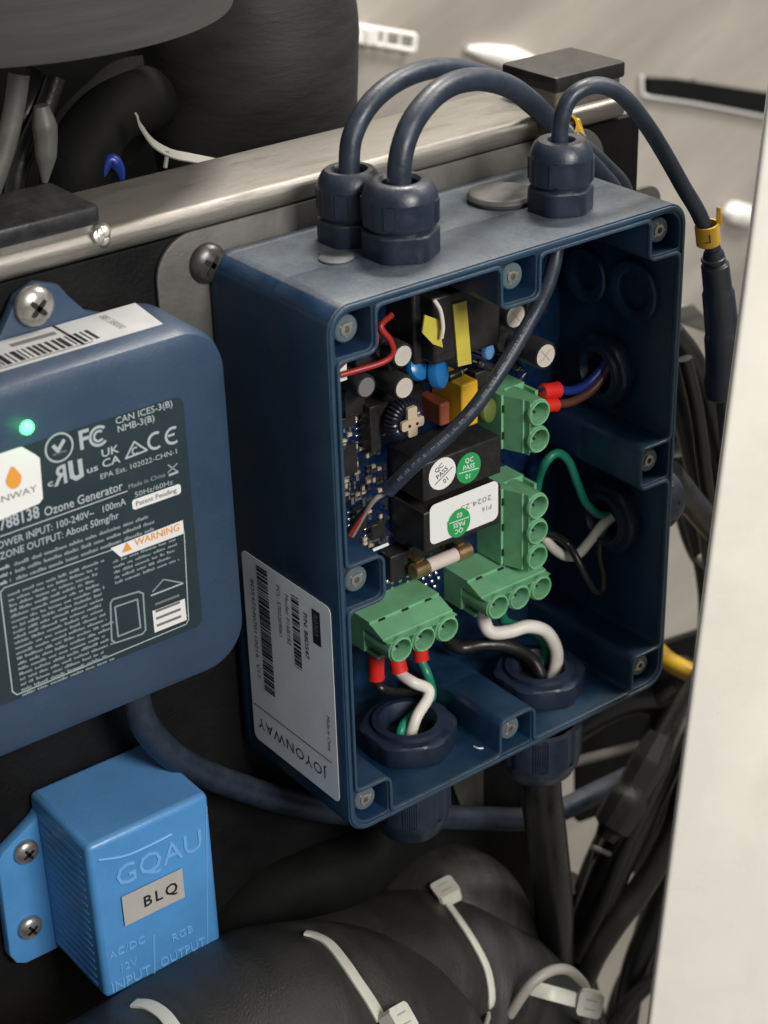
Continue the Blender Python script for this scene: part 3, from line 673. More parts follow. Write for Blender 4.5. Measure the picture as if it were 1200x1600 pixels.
# white hair-like scrap
bm = BM(); tube(bm, [PZ(740,1166,-.925), PZ(747,1169,-.922), PZ(755,1169,-.925)], .003, n=6); tag(obj('thread_scrap', bm, M['paper']), 'tiny white scrap lying inside the open box, on its floor between the glands', 'scrap')

# ------------------------------------------------------------------ cables above the box
GC = 'navy cables arching over the open box'
t = wire('cable', [Vector((-.323,.445,1.10)), Vector((-.323,.445,1.17))]+Q([(550,215,.455),(580,160,.47),(630,122,.50),(690,106,.54),(750,116,.58),(800,140,.62),(835,166,.66),(865,190,.60),(905,225,.52),(945,262,.50),(975,300,.52),(985,380,.56)]), .034, 'cable_navy', 'navy cable arching from the rear left top gland', GC, n=20)
t = wire('cable', [Vector((-.286,.233,1.10)), Vector((-.289,.233,1.17))]+Q([(627,240,.24),(648,185,.26),(690,140,.30),(740,124,.35),(790,133,.41),(830,160,.48),(862,192,.50),(900,235,.46),(935,272,.46),(962,310,.48),(975,390,.50)]), .038, 'cable_navy', 'thicker navy cable arching from the front left top gland', GC, n=20)
t = wire('cable', [Vector((.372,.215,1.10)), Vector((.366,.215,1.17))]+Q([(876,195,.215),(888,158,.21),(912,138,.20),(942,134,.19),(975,152,.17),(1010,195,.15),(1040,243,.13),(1068,293,.12),(1090,330,.11),(1108,372,.10),(1118,400,.10)]), .028, 'cable_navy', 'thin navy cable bending from the right top gland down to a yellow ring', GC, n=18)
def marker(c0, c1, r, label, letter=None):
    t = thing('cable_marker', label, 'cable marker', c0, 'yellow cable marker rings')
    d = (c1-c0); L = d.length; bm = BM()
    lathe(bm, c0, d, [(r, 0), (r, L), (r*.84, L), (r*.84, 0), (r, 0)], 28, cap=False); x, y, z = frame(d)
    obj('ring', bm, M['yellow_pl'], t); return t
ma = marker(P(1107,380,.10), P(1104,350,.10), .043, 'yellow marker ring with the letter L on the thin right cable')
bm = BM(); nrm = (CAMC-P(1105,365,.10)).normalized(); uu = (P(1104,350,.10)-P(1107,380,.10)).normalized(); rr_ = uu.cross(nrm)
text(bm, 'L', P(1107,380,.10)+nrm*.056-rr_*(-.014), -rr_ if False else rr_, uu, .034, 0, sx=-1.1); obj('letter', bm, M['ink'], ma)
bm = BM(); a = P(1123, 345, .09); prism(bm, [(-.012,-.02),(.012,-.02),(.014,.05),(-.004,.055)], a-nrm*.0, rr_, uu, nrm*.03); obj('tab', bm, M['yellow_pl'], ma, bevel=.004)
bm = BM(); a = P(895, 212, .6); b = P(872, 222, .6)
mb = marker(P(893,222,.60), P(880,198,.56), .055, 'yellow marker ring behind the right top gland')
bm = BM(); prism(bm, [(-.03,-.04),(.04,-.03),(.01,.04),(-.03,.03)], P(903,203,.55), (1,0,0), (0,0,1), (0,.02,0)); obj('tab', bm, M['yellow_pl'], mb, bevel=.004)
# inline connector hanging at the right
cn = thing('inline_connector', 'dark navy moulded inline cable connector below the yellow L ring', 'connector', P(1130,600,.05))
def axtube(pts, prof, m, par, name, n=24):
    bm = BM(); tube(bm, pts, prof, n=n, sub=10); return obj(name, bm, M[m], par)
def steps(*st):
    def f(t):
        for a, b in zip(st, st[1:]):
            if t <= b[0]: k = (t-a[0])/max(b[0]-a[0], 1e-6); return a[1]+(b[1]-a[1])*k
        return st[-1][1]
    return f
axtube(Q([(1114,390,.10),(1119,430,.10),(1124,475,.09),(1129,525,.07)]), steps((0,.030),(.05,.038),(.18,.040),(.2,.050),(.5,.052),(.52,.058),(1,.062)), 'gland', cn, 'plug_body')
axtube(Q([(1128,515,.07),(1130,560,.06),(1130,600,.05),(1133,622,.04)]), steps((0,.055),(.08,.066),(.5,.064),(.6,.072),(.92,.070),(1,.05)), 'gland', cn, 'socket_body')
bm = BM()
for k in range(5):
    a = P(1114+k*2.2, 402+k*9, .10); d = P(1124,475,.09)-P(1114,390,.10); lathe(bm, a, d, [(.040,0),(.044,.003),(.044,.009),(.040,.012)], 24)
obj('strain_relief', bm, M['gland'], cn)
wire('cable', Q([(1132,615,.05),(1138,680,.08),(1142,740,.15),(1144,800,.25)]), .035, 'cable_navy', 'navy cable leaving the inline connector behind the cream door edge', 'cables running down at the right')

# ------------------------------------------------------------------ ozone generator (left)
oz = thing('ozone_generator', 'slate blue ozone generator with a lit green light and printed label', 'generator', (-1.75, .47, -.31))
bm = BM(); from_curve(bm, [rpoly(-2.65, -.325, -.905, .885, .16, 10)], .345, xz(.305, .65), bevel=.045)
bm2 = [( -1.56,.86), (-1.50,.90), (-1.46,.96), (-1.43,1.005), (-1.36,1.03), (-1.29,1.005), (-1.26,.96), (-1.21,.90), (-1.12,.86)]
from_curve(bm, [bm2], .04, xz(.608, .648), bevel=.006)
obj('housing', bm, M['ozone'], oz, ang=40)
q = P(53, 478, .600); phillips(oz, (q.x, .606, q.z), .064, M['screw'], .75)
# sloping-top sticker
bm = BM(); zt = .8865
prism(bm, [(-2.3,.395),(-1.07,.395),(-1.045,.60),(-2.3,.60)], (0,0,zt), (1,0,0), (0,1,0), (0,0,.001), 0)
def tb(x0, x1, y0, y1, mi): box(bm, (x0, y0, zt+.0012), (x1, y1, zt+.0018), mi)
rg = random.Random(5); x = -1.86
while x < -1.27: w_ = rg.choice((.006,.006,.012,.017)); tb(x, x+w_, .425, .505, 1); x += w_+rg.choice((.006,.010))
tb(-1.335, -1.325, .41, .60, 1); tb(-1.50, -1.35, .535, .56, 2); tb(-2.2, -1.3, .41, .417, 2)
text(bm, '88138000', (-1.19, .575, zt+.0015), (0,-1,0), (1,0,0), .028, 2, sx=.85)
obj('top_label', bm, [M['sticker'], M['ink'], M['ink_grey']], oz)
# printed front label
YF = .3035; NF = Vector((0,-1,0)); XR = Vector((1,0,0)); UP = Vector((0,0,1))
def F3(u, v, k=0): p = P(u, v, YF); return Vector((p.x, YF-.002-k*.001, p.z))
bm = BM()
tl = F3(283,618); brr = F3(302,985); x0, x1, z0, z1 = -2.3, tl.x+.005, F3(20,1095).z, tl.z
prism(bm, rpoly(x0, z0, x1, z1, .03), (0, YF, 0), XR, UP, (0,-.0015,0), 0)
def tt(s, u, v, size, mi=1, sx=1, bold=.0, align='LEFT', k=0): text(bm, s, F3(u, v, k), XR, UP, size, mi, align, sx, bold)
def tf(s, u0, v0, u1, hpx, mi=1, bold=.0, k=0):
    a = F3(u0, v0, k); xe = P(u1, v0+(u0-u1)*.33, YF).x; size = hpx*.00222
    cu = bpy.data.curves.new('tmp', 'FONT'); cu.body = s; cu.size = size/0.73; cu.offset = bold*size; ob = bpy.data.objects.new('tmp', cu)
    me = bpy.data.meshes.new_from_object(ob); wd = max(v.co.x for v in me.vertices); bpy.data.meshes.remove(me); bpy.data.objects.remove(ob); bpy.data.curves.remove(cu)
    text(bm, s, a, XR, UP, size, mi, 'LEFT', (xe-a.x)/wd, bold)
def ring2(u, v, r, th, mi=1, n=28, ry=None):
    c = F3(u, v); pts = circ(0, 0, r, n)+[]; 
    for k in range(n):
        a, b = 2*math.pi*k/n, 2*math.pi*(k+1)/n
        sheet(bm, [c+XR*(q_*math.cos(t_))+UP*(q_*math.sin(t_)) for q_, t_ in ((r, a), (r, b), (r-th, b), (r-th, a))], mi)
SEGN = [0]
def seg(pts, th, mi=1, closed=False):
    SEGN[0] += 1; p = [F3(*q_)-Vector((0,.00006*(SEGN[0] % 12),0)) for q_ in pts]; 
    if closed: p.append(p[0])
    for ii, (a, b) in enumerate(zip(p, p[1:])):
        a = a-Vector((0,.00004*ii,0)); b = b-Vector((0,.00004*ii,0))
        d = (b-a).normalized(); n_ = Vector((d.z, 0, -d.x))*th/2; sheet(bm, [a-n_-d*th*.3, b-n_+d*th*.3, b+n_+d*th*.3, a+n_-d*th*.3], mi)
tf('CAN ICES-3(B)', 180, 663, 269, 10, bold=.01); tf('NMB-3(B)', 183, 676, 241, 10, bold=.01)
ring2(92, 699, .047, .006); seg([(83,697),(90,704),(99,688)], .012); tf('quality', 82, 712, 104, 4, 2)
tf('F', 123, 703, 141, 28, bold=.03)
def arc(u, v, r, th, a0, a1, mi=1, n=14):
    c = F3(u, v)
    for k in range(n):
        a, b = math.radians(a0+(a1-a0)*k/n), math.radians(a0+(a1-a0)*(k+1)/n)
        sheet(bm, [c+XR*(q_*math.cos(t_))+UP*(q_*math.sin(t_)) for q_, t_ in ((r, a), (r, b), (r-th, b), (r-th, a))], mi)
arc(154, 681, .034, .009, 45, 315); arc(154, 681, .020, .008, 45, 315)
arc(243, 688, .030, .009, 60, 300); arc(270, 680, .030, .009, 60, 300); seg([(263,681),(271,678)], .008)
text(bm, 'R', F3(107, 752), -XR, UP, .062, 1, sx=.9, bold=.03); seg([(109,722),(112,744),(119,747),(127,742),(124,719)], .015)
tf('c', 74, 761, 83, 10, bold=.03); tf('us', 135, 740, 153, 10, bold=.02)
tf('UK', 158, 715, 186, 12, bold=.02); tf('CA', 159, 731, 188, 12, bold=.02)
seg([(196,716),(209,690),(229,703)], .006, closed=True); arc(211, 704, .013, .005, 50, 310)
tf('EPA Est. 102022-CHN-1', 156, 749, 276, 8); seg([(262,738),(276,724)], .005, 2); seg([(262,726),(276,736)], .005, 2); seg([(264,742),(277,737)], .008)
tf('788138', -1, 829, 62, 18, bold=.03); tf('Ozone Generator', 69, 807, 192, 14, bold=.015); tf('Made in China', 200, 764, 258, 7, 2)
seg([(-20,845),(198,767)], .004, 1)
tf('POWER INPUT: 100-240V~   100mA', -12, 861, 197, 11, bold=.01); tf('50Hz/60Hz', 210, 777, 270, 8)
tf('OZONE OUTPUT: About 50mg/hr', -12, 879, 186, 11, bold=.01)
c1 = F3(207,797); c2 = F3(282,764); prism(bm, rpoly(c1.x, c1.z, c2.x, c1.z+.034, .010), (0, YF-.0015, 0), XR, UP, (0,-.0012,0), 3)
YF -= .003; tf('Patent Pending', 212, 791, 276, 8, 4); YF += .003
rg = random.Random(9)
def lines(u0, v0, u1, n, dz, hh, mi=2, run=(.012,.05), left=None):
    a = F3(u0, v0)
    for k in range(n):
        x = a.x; z = a.z-k*dz; end = a.x+left*rg.uniform(.84, 1.0)
        while x < end:
            L = min(rg.uniform(*run), end-x); t_ = x
            while t_ < x+L:
                m_ = min(rg.uniform(.003, .007), x+L-t_); h_ = hh*rg.choice((.62, .66, .7, 1)); sheet(bm, [Vector((p_, a.y, q_)) for p_, q_ in ((t_, z), (t_+m_, z), (t_+m_, z+h_), (t_, z+h_))], mi); t_ += m_+.0016
            x += L+.009
lines(22, 884, 0, 3, .024, .012, 2, (.03,.08), .50)
lines(-8, 894, 0, 3, .024, .012, 1, (.03,.05), .05)
seg([(6,918),(176,858)], .0035); seg([(287,830),(294,968)], .004); seg([(294,968),(290,975)], .004); seg([(290,975),(26,1085)], .004); seg([(26,1085),(19,1080)], .004); seg([(19,1080),(0,925),(6,918)], .004)
p = [F3(172,856,.6), F3(285,812,.6), F3(287,833,.6), F3(188,870,.6)]; sheet(bm, p[::-1], 3)
tf('WARNING', 210, 853, 280, 11, 5, bold=.02, k=1.5); s_ = [F3(190,863,1.5), F3(206,858,1.5), F3(197,846,1.5)]; sheet(bm, s_, 5)
lines(12, 932, 0, 20, .0185, .0098, 2, (.015,.06), .335)
lines(176, 880, 0, 5, .0185, .0098, 2, (.015,.06), .235)
# right-aligned small print continues under the banner; device drawing, house sign, white data box
dx = [(172,942),(176,936),(216,924),(223,927),(227,984),(222,990),(180,1004),(174,1000)]; seg(dx, .006, 2, True)
seg([(179,948),(214,936),(219,980),(184,994)], .006, 2, True); seg([(238,924),(255,905),(283,910)], .005, 2); seg([(236,930),(285,911)], .006)
c1 = F3(241,988); c2 = F3(288,935); prism(bm, [(c1.x, c1.z), (c2.x, c1.z), (c2.x, c2.z), (c1.x, c2.z)], (0, YF-.0015, 0), XR, UP, (0,-.0012,0), 3)
for k in range(4):
    z = c1.z+.018+k*.026; sheet(bm, [Vector((p_, YF-.0045, q_)) for p_, q_ in ((c1.x+.01, z), (c1.x+.10, z), (c1.x+.10, z+.009), (c1.x+.01, z+.009))], 4)
lab_o = obj('front_label', bm, [M['ozone_label'], M['print_white'], M['print_grey'], M['paper'], M['ink_grey'], M['orange']], oz)
bm = BM(); hx = [F3(-40,722), F3(-40,822), F3(-2,812), F3(60,786), F3(66,778), F3(61,715), F3(55,710), F3(34,698), F3(28,699)]
prism(bm, [(p.x, p.z) for p in hx], (0, YF-.0012, 0), XR, UP, (0,-.0035,0), 0)
cq = F3(20, 747); dr = [(.022*math.cos(t)*(1 if math.sin(t) < 0 else (1-math.sin(t)*.55)), .028*math.sin(t)*(1 if math.sin(t) < 0 else 1.25)) for t in [2*math.pi*k/20 for k in range(20)]]
sheet(bm, [Vector((cq.x+a*1.15, YF-.0055, cq.z+b*1.15)) for a, b in dr], 1); text(bm, 'JOYONWAY', F3(57, 766, 3.5), XR, UP, .022, 2, 'RIGHT', 1.25)
obj('logo_sticker', bm, [M['paper'], M['orange'], M['ink_grey']], oz)
bm = BM(); q = F3(42, 668); lathe(bm, (q.x, YF+.002, q.z), (0,-1,0), [(.022, 0), (.020, .008), (.013, .013), (.0005, .016)], 20); obj('status_light', bm, M['led'], oz)
pl_ = bpy.data.lights.new('status_glow', 'POINT'); pl_.energy = .07; pl_.color = (.05,1,.15); pl_.shadow_soft_size = .02; po = bpy.data.objects.new('status_glow', pl_); sc.collection.objects.link(po); po.location = (q.x, YF-.055, q.z)
wire('cable', [Vector((P(212,1080,.48).x, .48, -.28))]+Q([(214,1100,.47),(228,1135,.46),(262,1175,.46),(310,1205,.47),(370,1228,.50),(440,1250,.52),(530,1268,.55),(640,1275,.57),(740,1278,.58),(820,1280,.60),(870,1268,.62),(930,1240,.64),(1000,1205,.70),(1060,1170,.8)]), .050, 'cable_navy', 'thick navy cable from the bottom of the ozone generator running right behind the open box', None, n=22)

# ------------------------------------------------------------------ bright blue module (lower left)
md = thing('power_module', 'bright blue plastic module with a grey BLQ tape label', 'module', (-1.37, .46, -1.39))
mx0, mx1, mz0, mz1, my = -1.600, -1.135, -1.392, -.745, .262
bm = BM(); box(bm, (mx0, my, mz0), (mx1, .664, mz1)); mb_ = obj('housing', bm, M['module'], md, bevel=.022, seg=3)
bm = BM(); ear = [(-1.59,-.80),(-1.615,-.83),(-1.74,-.905),(-1.765,-.935),(-1.775,-1.34),(-1.755,-1.385),(-1.72,-1.405),(-1.59,-1.405)]
from_curve(bm, [ear], .05, xz(.612, .662), bevel=.012); obj('mounting_ear', bm, M['module'], md)
for u, v in ((42,1332),(48,1450)): q = P(u, v, .60); phillips(md, (q.x, .610, q.z), .045, M['screw'], .5)
bm = BM()
for k in range(17): z = mz0+.04+k*.034; tube(bm, [(mx0-.001, .31, z), (mx0-.0005, .60, z)], .0032, n=6, smooth=False)
obj('side_ribs', bm, M['module'], mb_)
bm = BM(); Tm = my
def M3(u, v): p = P(u, v, my); return Vector((p.x, my-.0005, p.z))
def em(s, u, v, size, sx=1, align='LEFT', bold=0): text(bm, s, M3(u, v)+Vector((0,.002,0)), XR, UP, size, 0, align, sx, bold, lift=.010)
em('GQAU', 181, 1388, .085, 1.0); em('AC/DC', 170, 1500, .032, 1.05); em('12V', 186, 1520, .032, 1.0); em('INPUT', 174, 1552, .042, .95)
em('RGB', 268, 1472, .032, 1.05); em('OUTPUT', 250, 1512, .040, .85)
tube(bm, [M3(240,1461), M3(241,1530)], .004, n=6, smooth=False); tube(bm, [M3(153,1344), M3(195,1337), M3(235,1320), M3(268,1303)], .005, n=6)
tube(bm, [M3(322,1260), M3(324,1480)], .003, n=6, smooth=False)
obj('raised_lettering', bm, M['emboss'], mb_)
bm = BM(); tp = [M3(189,1396), M3(284,1358), M3(286,1403), M3(192,1443)]; xa = (tp[0].x+tp[3].x)/2; xb = (tp[1].x+tp[2].x)/2; za = (tp[0].z+tp[1].z)/2; zb2 = (tp[2].z+tp[3].z)/2
box(bm, (xa, my-.0085, zb2), (xb, my-.0065, za)); text(bm, 'BLQ', Vector((xa+.075, my-.0095, (za+zb2)/2-.022)), XR, UP, .046, 1, bold=.025, space=1.3); obj('tape_label', bm, [M['tape'], M['ink']], md)

# ------------------------------------------------------------------ background behind the rail: drum and foam pipes
dp = [PZ(u, v, 1.6) for u, v in ((0,115),(180,92),(370,0))]
(ax_, ay_), (bx_, by_), (cx3, cy3) = [(p.x, p.y) for p in dp]
d_ = 2*(ax_*(by_-cy3)+bx_*(cy3-ay_)+cx3*(ay_-by_))
ux_ = ((ax_**2+ay_**2)*(by_-cy3)+(bx_**2+by_**2)*(cy3-ay_)+(cx3**2+cy3**2)*(ay_-by_))/d_
uy_ = ((ax_**2+ay_**2)*(cx3-bx_)+(bx_**2+by_**2)*(ax_-cx3)+(cx3**2+cy3**2)*(bx_-ax_))/d_
dr_ = math.hypot(ax_-ux_, ay_-uy_)
bm = BM(); lathe(bm, (ux_, uy_, 1.6), (0,0,1), [(dr_-.06, 0), (dr_-.015, .012), (dr_, .05), (dr_, 1.6)], 96)
tag(obj('drum', bm, M['drum']), 'large rounded grey drum at the top left corner', 'drum')
from mathutils import noise as mn
def foam(name, pts, r, m, label, group, n=72, sub=24):
    bm = BM(); tube(bm, pts, r, n=72, sub=26); bm.normal_update()
    for v in bm.verts:
        p = v.co; a = mn.noise(p*2.2)*.022+mn.noise(p*6)*.008+max(0, abs(mn.noise(Vector((p.x*3, p.y*3, p.z*1.2))))-.0)*-.016
        v.co = p+v.normal*a*.55
    return tag(obj(name, bm, M[m]), label, 'pipe', group)
GP = 'black foam wrapped pipes'
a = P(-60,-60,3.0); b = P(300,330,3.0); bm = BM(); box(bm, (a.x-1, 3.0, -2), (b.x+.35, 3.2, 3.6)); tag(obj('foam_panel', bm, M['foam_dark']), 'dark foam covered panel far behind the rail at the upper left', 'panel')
b = P(238,120,2.9); bm = BM(); tube(bm, [P(240,40,2.96), P(240,190,2.96)], .03, n=8, smooth=False); tag(obj('seam_strip', bm, M['drum']), 'thin grey vertical strip on the dark panel left of the upright foam pipe', 'strip')
a = P(398, 150, 1.75); foam('insulated_pipe', [Vector((a.x, 1.75, .7)), Vector((a.x, 1.75, 1.0)), Vector((a.x+.0, 1.75, 1.35)), Vector((a.x+.01, 1.77, P(400,0,1.4).z-.08))], steps((0,.38),(.2,.40),(.6,.415),(.85,.405),(.97,.39),(1,.37)), 'foam', 'thick upright black foam pipe behind the steel rail', GP)
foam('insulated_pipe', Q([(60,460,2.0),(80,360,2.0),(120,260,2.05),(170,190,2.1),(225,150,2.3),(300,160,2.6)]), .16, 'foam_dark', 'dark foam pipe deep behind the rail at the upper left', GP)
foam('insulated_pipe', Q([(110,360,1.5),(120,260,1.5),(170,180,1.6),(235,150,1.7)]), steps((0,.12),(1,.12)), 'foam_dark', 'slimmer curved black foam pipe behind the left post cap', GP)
bm = BM(); tube(bm, Q([(213,178,1.35),(222,200,1.32),(240,224,1.30),(268,240,1.28),(300,247,1.27),(345,256,1.27)]), 0, flat=(.020,.003), up=(.2,.7,.5)); tag(obj('zip_tie', bm, M['old_tie']), 'pale zip tie hanging behind the rail beside the upright foam pipe', 'zip tie', 'pale nylon zip ties')
bm = BM(); tube(bm, Q([(262,236,1.28),(258,262,1.28)]), .008, n=8); tag(obj('tie_tail', bm, M['old_tie']), 'short pale tie tail under the hanging zip tie behind the rail', 'zip tie')
for i, (pts, r, m, lb) in enumerate([
    (Q([(30,115,1.3),(22,170,1.3),(8,230,1.3),(-15,300,1.3)]), .035, 'grey_sleeve', 'grey cable at the far left under the drum'),
    (Q([(70,115,1.5),(50,160,1.5),(20,215,1.5),(5,300,1.5)]), .06, 'black_cable', 'dull black cable beside the grey one at the far left'),
    (Q([(64,165,1.25),(70,200,1.25),(72,240,1.25),(70,285,1.25)]), steps((0,.025),(.3,.042),(.7,.035),(1,.01)), 'grey_sleeve', 'short grey tapered sleeve hanging under the drum'),
    (Q([(88,120,1.4),(70,170,1.4),(30,260,1.4),(20,330,1.4)]), .035, 'black_cable', 'thin black cable crossing behind the grey sleeve')]):
    wire('cable', pts, r, m, lb, 'cables hanging under the drum')
bm = BM(); tube(bm, Q([(160,275,1.4),(172,250,1.4),(185,262,1.4),(190,280,1.4)]), steps((0,.01),(.5,.026),(1,.012)), n=12); tag(obj('blue_wrap', bm, M['wire_blue']), 'small patch of shiny deep blue film wrap seen behind the rail', 'film')

# ------------------------------------------------------------------ foam pipes along the bottom
foam('insulated_pipe', Q([(-150,1980,-.15),(60,1870,-.1),(200,1795,-.05),(330,1715,0),(430,1662,.02),(530,1662,.0),(630,1740,-.05),(720,1870,-.1)]), steps((0,.45),(.3,.46),(.42,.47),(.55,.49),(.75,.48),(1,.42)), 'foam2', 'big black wrapped pipe crossing the bottom in front of the blue module', GP, n=56)
foam('insulated_pipe', Q([(330,1660,.50),(470,1600,.45),(600,1560,.40),(700,1560,.38),(790,1640,.35),(840,1780,.35)]), steps((0,.44),(.4,.43),(.6,.42),(.8,.42),(1,.40)), 'foam2', 'black wrapped pipe in the middle of the bottom carrying the long zip tie', GP, n=56)
foam('insulated_pipe', Q([(600,1560,.80),(640,1480,.70),(685,1440,.60),(720,1470,.55),(735,1560,.52),(740,1700,.5)]), steps((0,.30),(.3,.34),(.6,.33),(1,.30)), 'foam2', 'black wrapped elbow under the lower right gland', GP, n=48)
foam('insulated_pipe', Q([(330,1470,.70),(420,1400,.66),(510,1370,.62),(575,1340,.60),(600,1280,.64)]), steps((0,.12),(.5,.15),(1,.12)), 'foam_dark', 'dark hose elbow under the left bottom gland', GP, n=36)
# zip ties on the pipes, laid on the pipes' surface
from mathutils.bvhtree import BVHTree
bpy.context.view_layer.update()
trees = []
for o in sc.objects:
    if o.name.startswith('insulated_pipe'):
        me = o.data; mw = o.matrix_world; trees.append(BVHTree.FromPolygons([mw @ v.co for v in me.vertices], [tuple(p.vertices) for p in me.polygons]))
def on_pipe(u, v, lift=.006):
    d = ray(u, v).normalized(); best = None
    for t_ in trees:
        h = t_.ray_cast(CAMC, d)
        if h[0] is not None and (best is None or h[3] < best[3]): best = h
    if best is None: return P(u, v, .3), -d
    n_ = best[1] if best[1].dot(d) < 0 else -best[1]
    return best[0]+n_*lift, n_
def strap(bm, pts, nrm, hw, th, mi=0):
    rings = []; N = len(pts)
    for i, p in enumerate(pts):
        t_ = (pts[min(i+1, N-1)]-pts[max(i-1, 0)]).normalized(); s_ = t_.cross(nrm[i]).normalized(); n_ = s_.cross(t_).normalized()
        if n_.dot(nrm[i]) < 0: n_ = -n_
        rings.append([bm.verts.new(p+s_*(a*hw)+n_*b) for a, b in ((-1,-th),(1,-th),(1,th),(.7,th*1.6),(-.7,th*1.6),(-1,th))])
    for a, b in zip(rings, rings[1:]):
        for k in range(6): bm.faces.new((a[k], a[(k+1)%6], b[(k+1)%6], b[k])).material_index = mi
    bm.faces.new(rings[0][::-1]); bm.faces.new(rings[-1]); bmesh.ops.recalc_face_normals(bm, faces=bm.faces)
def ziphead(par, c, ux, uy, hs):
    ux = Vector(ux).normalized(); uy = (Vector(uy)-ux*ux.dot(Vector(uy))).normalized(); n_ = ux.cross(uy); c = Vector(c)
    if n_.dot(CAMC-c) < 0: ux = -ux; n_ = -n_
    bm = BM(); prism(bm, [(-.8*hs,-hs),(.8*hs,-hs),(hs,-.75*hs),(hs,.75*hs),(.8*hs,hs),(-.8*hs,hs),(-hs,.75*hs),(-hs,-.75*hs)], c-n_*hs*.6, ux, uy, n_*hs*1.3)
    prism(bm, [(-.42*hs,-.45*hs),(-.3*hs,-.45*hs),(-.3*hs,.45*hs),(-.42*hs,.45*hs)], c+n_*hs*.695, uy, ux, n_*hs*.012, 1)
    prism(bm, [(.32*hs,-.45*hs),(.44*hs,-.45*hs),(.44*hs,.45*hs),(.32*hs,.45*hs)], c+n_*hs*.695, uy, ux, n_*hs*.012, 1)
    bmesh.ops.recalc_face_normals(bm, faces=bm.faces); return obj('head', bm, [M['tie'], M['grey_cable']], par, bevel=.007)
def tie(px, hw, label, head=None, hs=.05):
    pn = [on_pipe(u, v) for u, v in px]; pp = spline([a for a, b in pn], 6); nn = spline([b for a, b in pn], 6)
    for o in sc.objects:
        if not o.name.startswith('insulated_pipe'): continue
        for v in o.data.vertices:
            w_ = v.co+o.location; dm = min((w_-p).length_squared for p in pp)
            if dm < .04: v.co -= v.normal*(-.0+.028*math.exp(-dm/.0045)-.004*math.exp(-(math.sqrt(dm)-.11)**2/.002))
    pp = [p-n_*.019 for p, n_ in zip(pp, nn)]
    t = thing('zip_tie', label, 'zip tie', pp[0], 'pale nylon zip ties')
    bm = BM(); strap(bm, pp, nn, hw, .004); obj('strap', bm, M['tie'], t)
    if head:
        c, n_ = on_pipe(*head, lift=hs*.5); d = (pp[0]-pp[2]) if (pp[0]-c).length < (pp[-1]-c).length else (pp[-1]-pp[-3]); ziphead(t, c, d.cross(n_), d, hs)
        bm = BM(); d.normalize(); prism(bm, [(-.016,0),(.016,0),(.016,.012),(-.016,.012)], c+n_*hs*.2, d.cross(n_), n_, d*hs*1.25); bmesh.ops.recalc_face_normals(bm, faces=bm.faces); obj('tail', bm, M['tie'], t)
tie([(703,1410),(722,1436),(744,1470),(762,1505),(770,1535),(772,1565),(767,1590),(757,1625)], .017, 'zip tie whose head stands up in the middle of the pipes, right of centre', (697,1397), .048)
tie([(478,1452),(494,1456),(515,1468),(540,1498),(562,1530),(583,1562),(600,1592)], .024, 'wide zip tie over the big bottom pipe with its head at the bottom edge', (614,1600), .050)
tie([(208,1562),(228,1564),(247,1574),(262,1588),(278,1612),(290,1640)], .024, 'grey zip tie at the bottom left below the blue module')

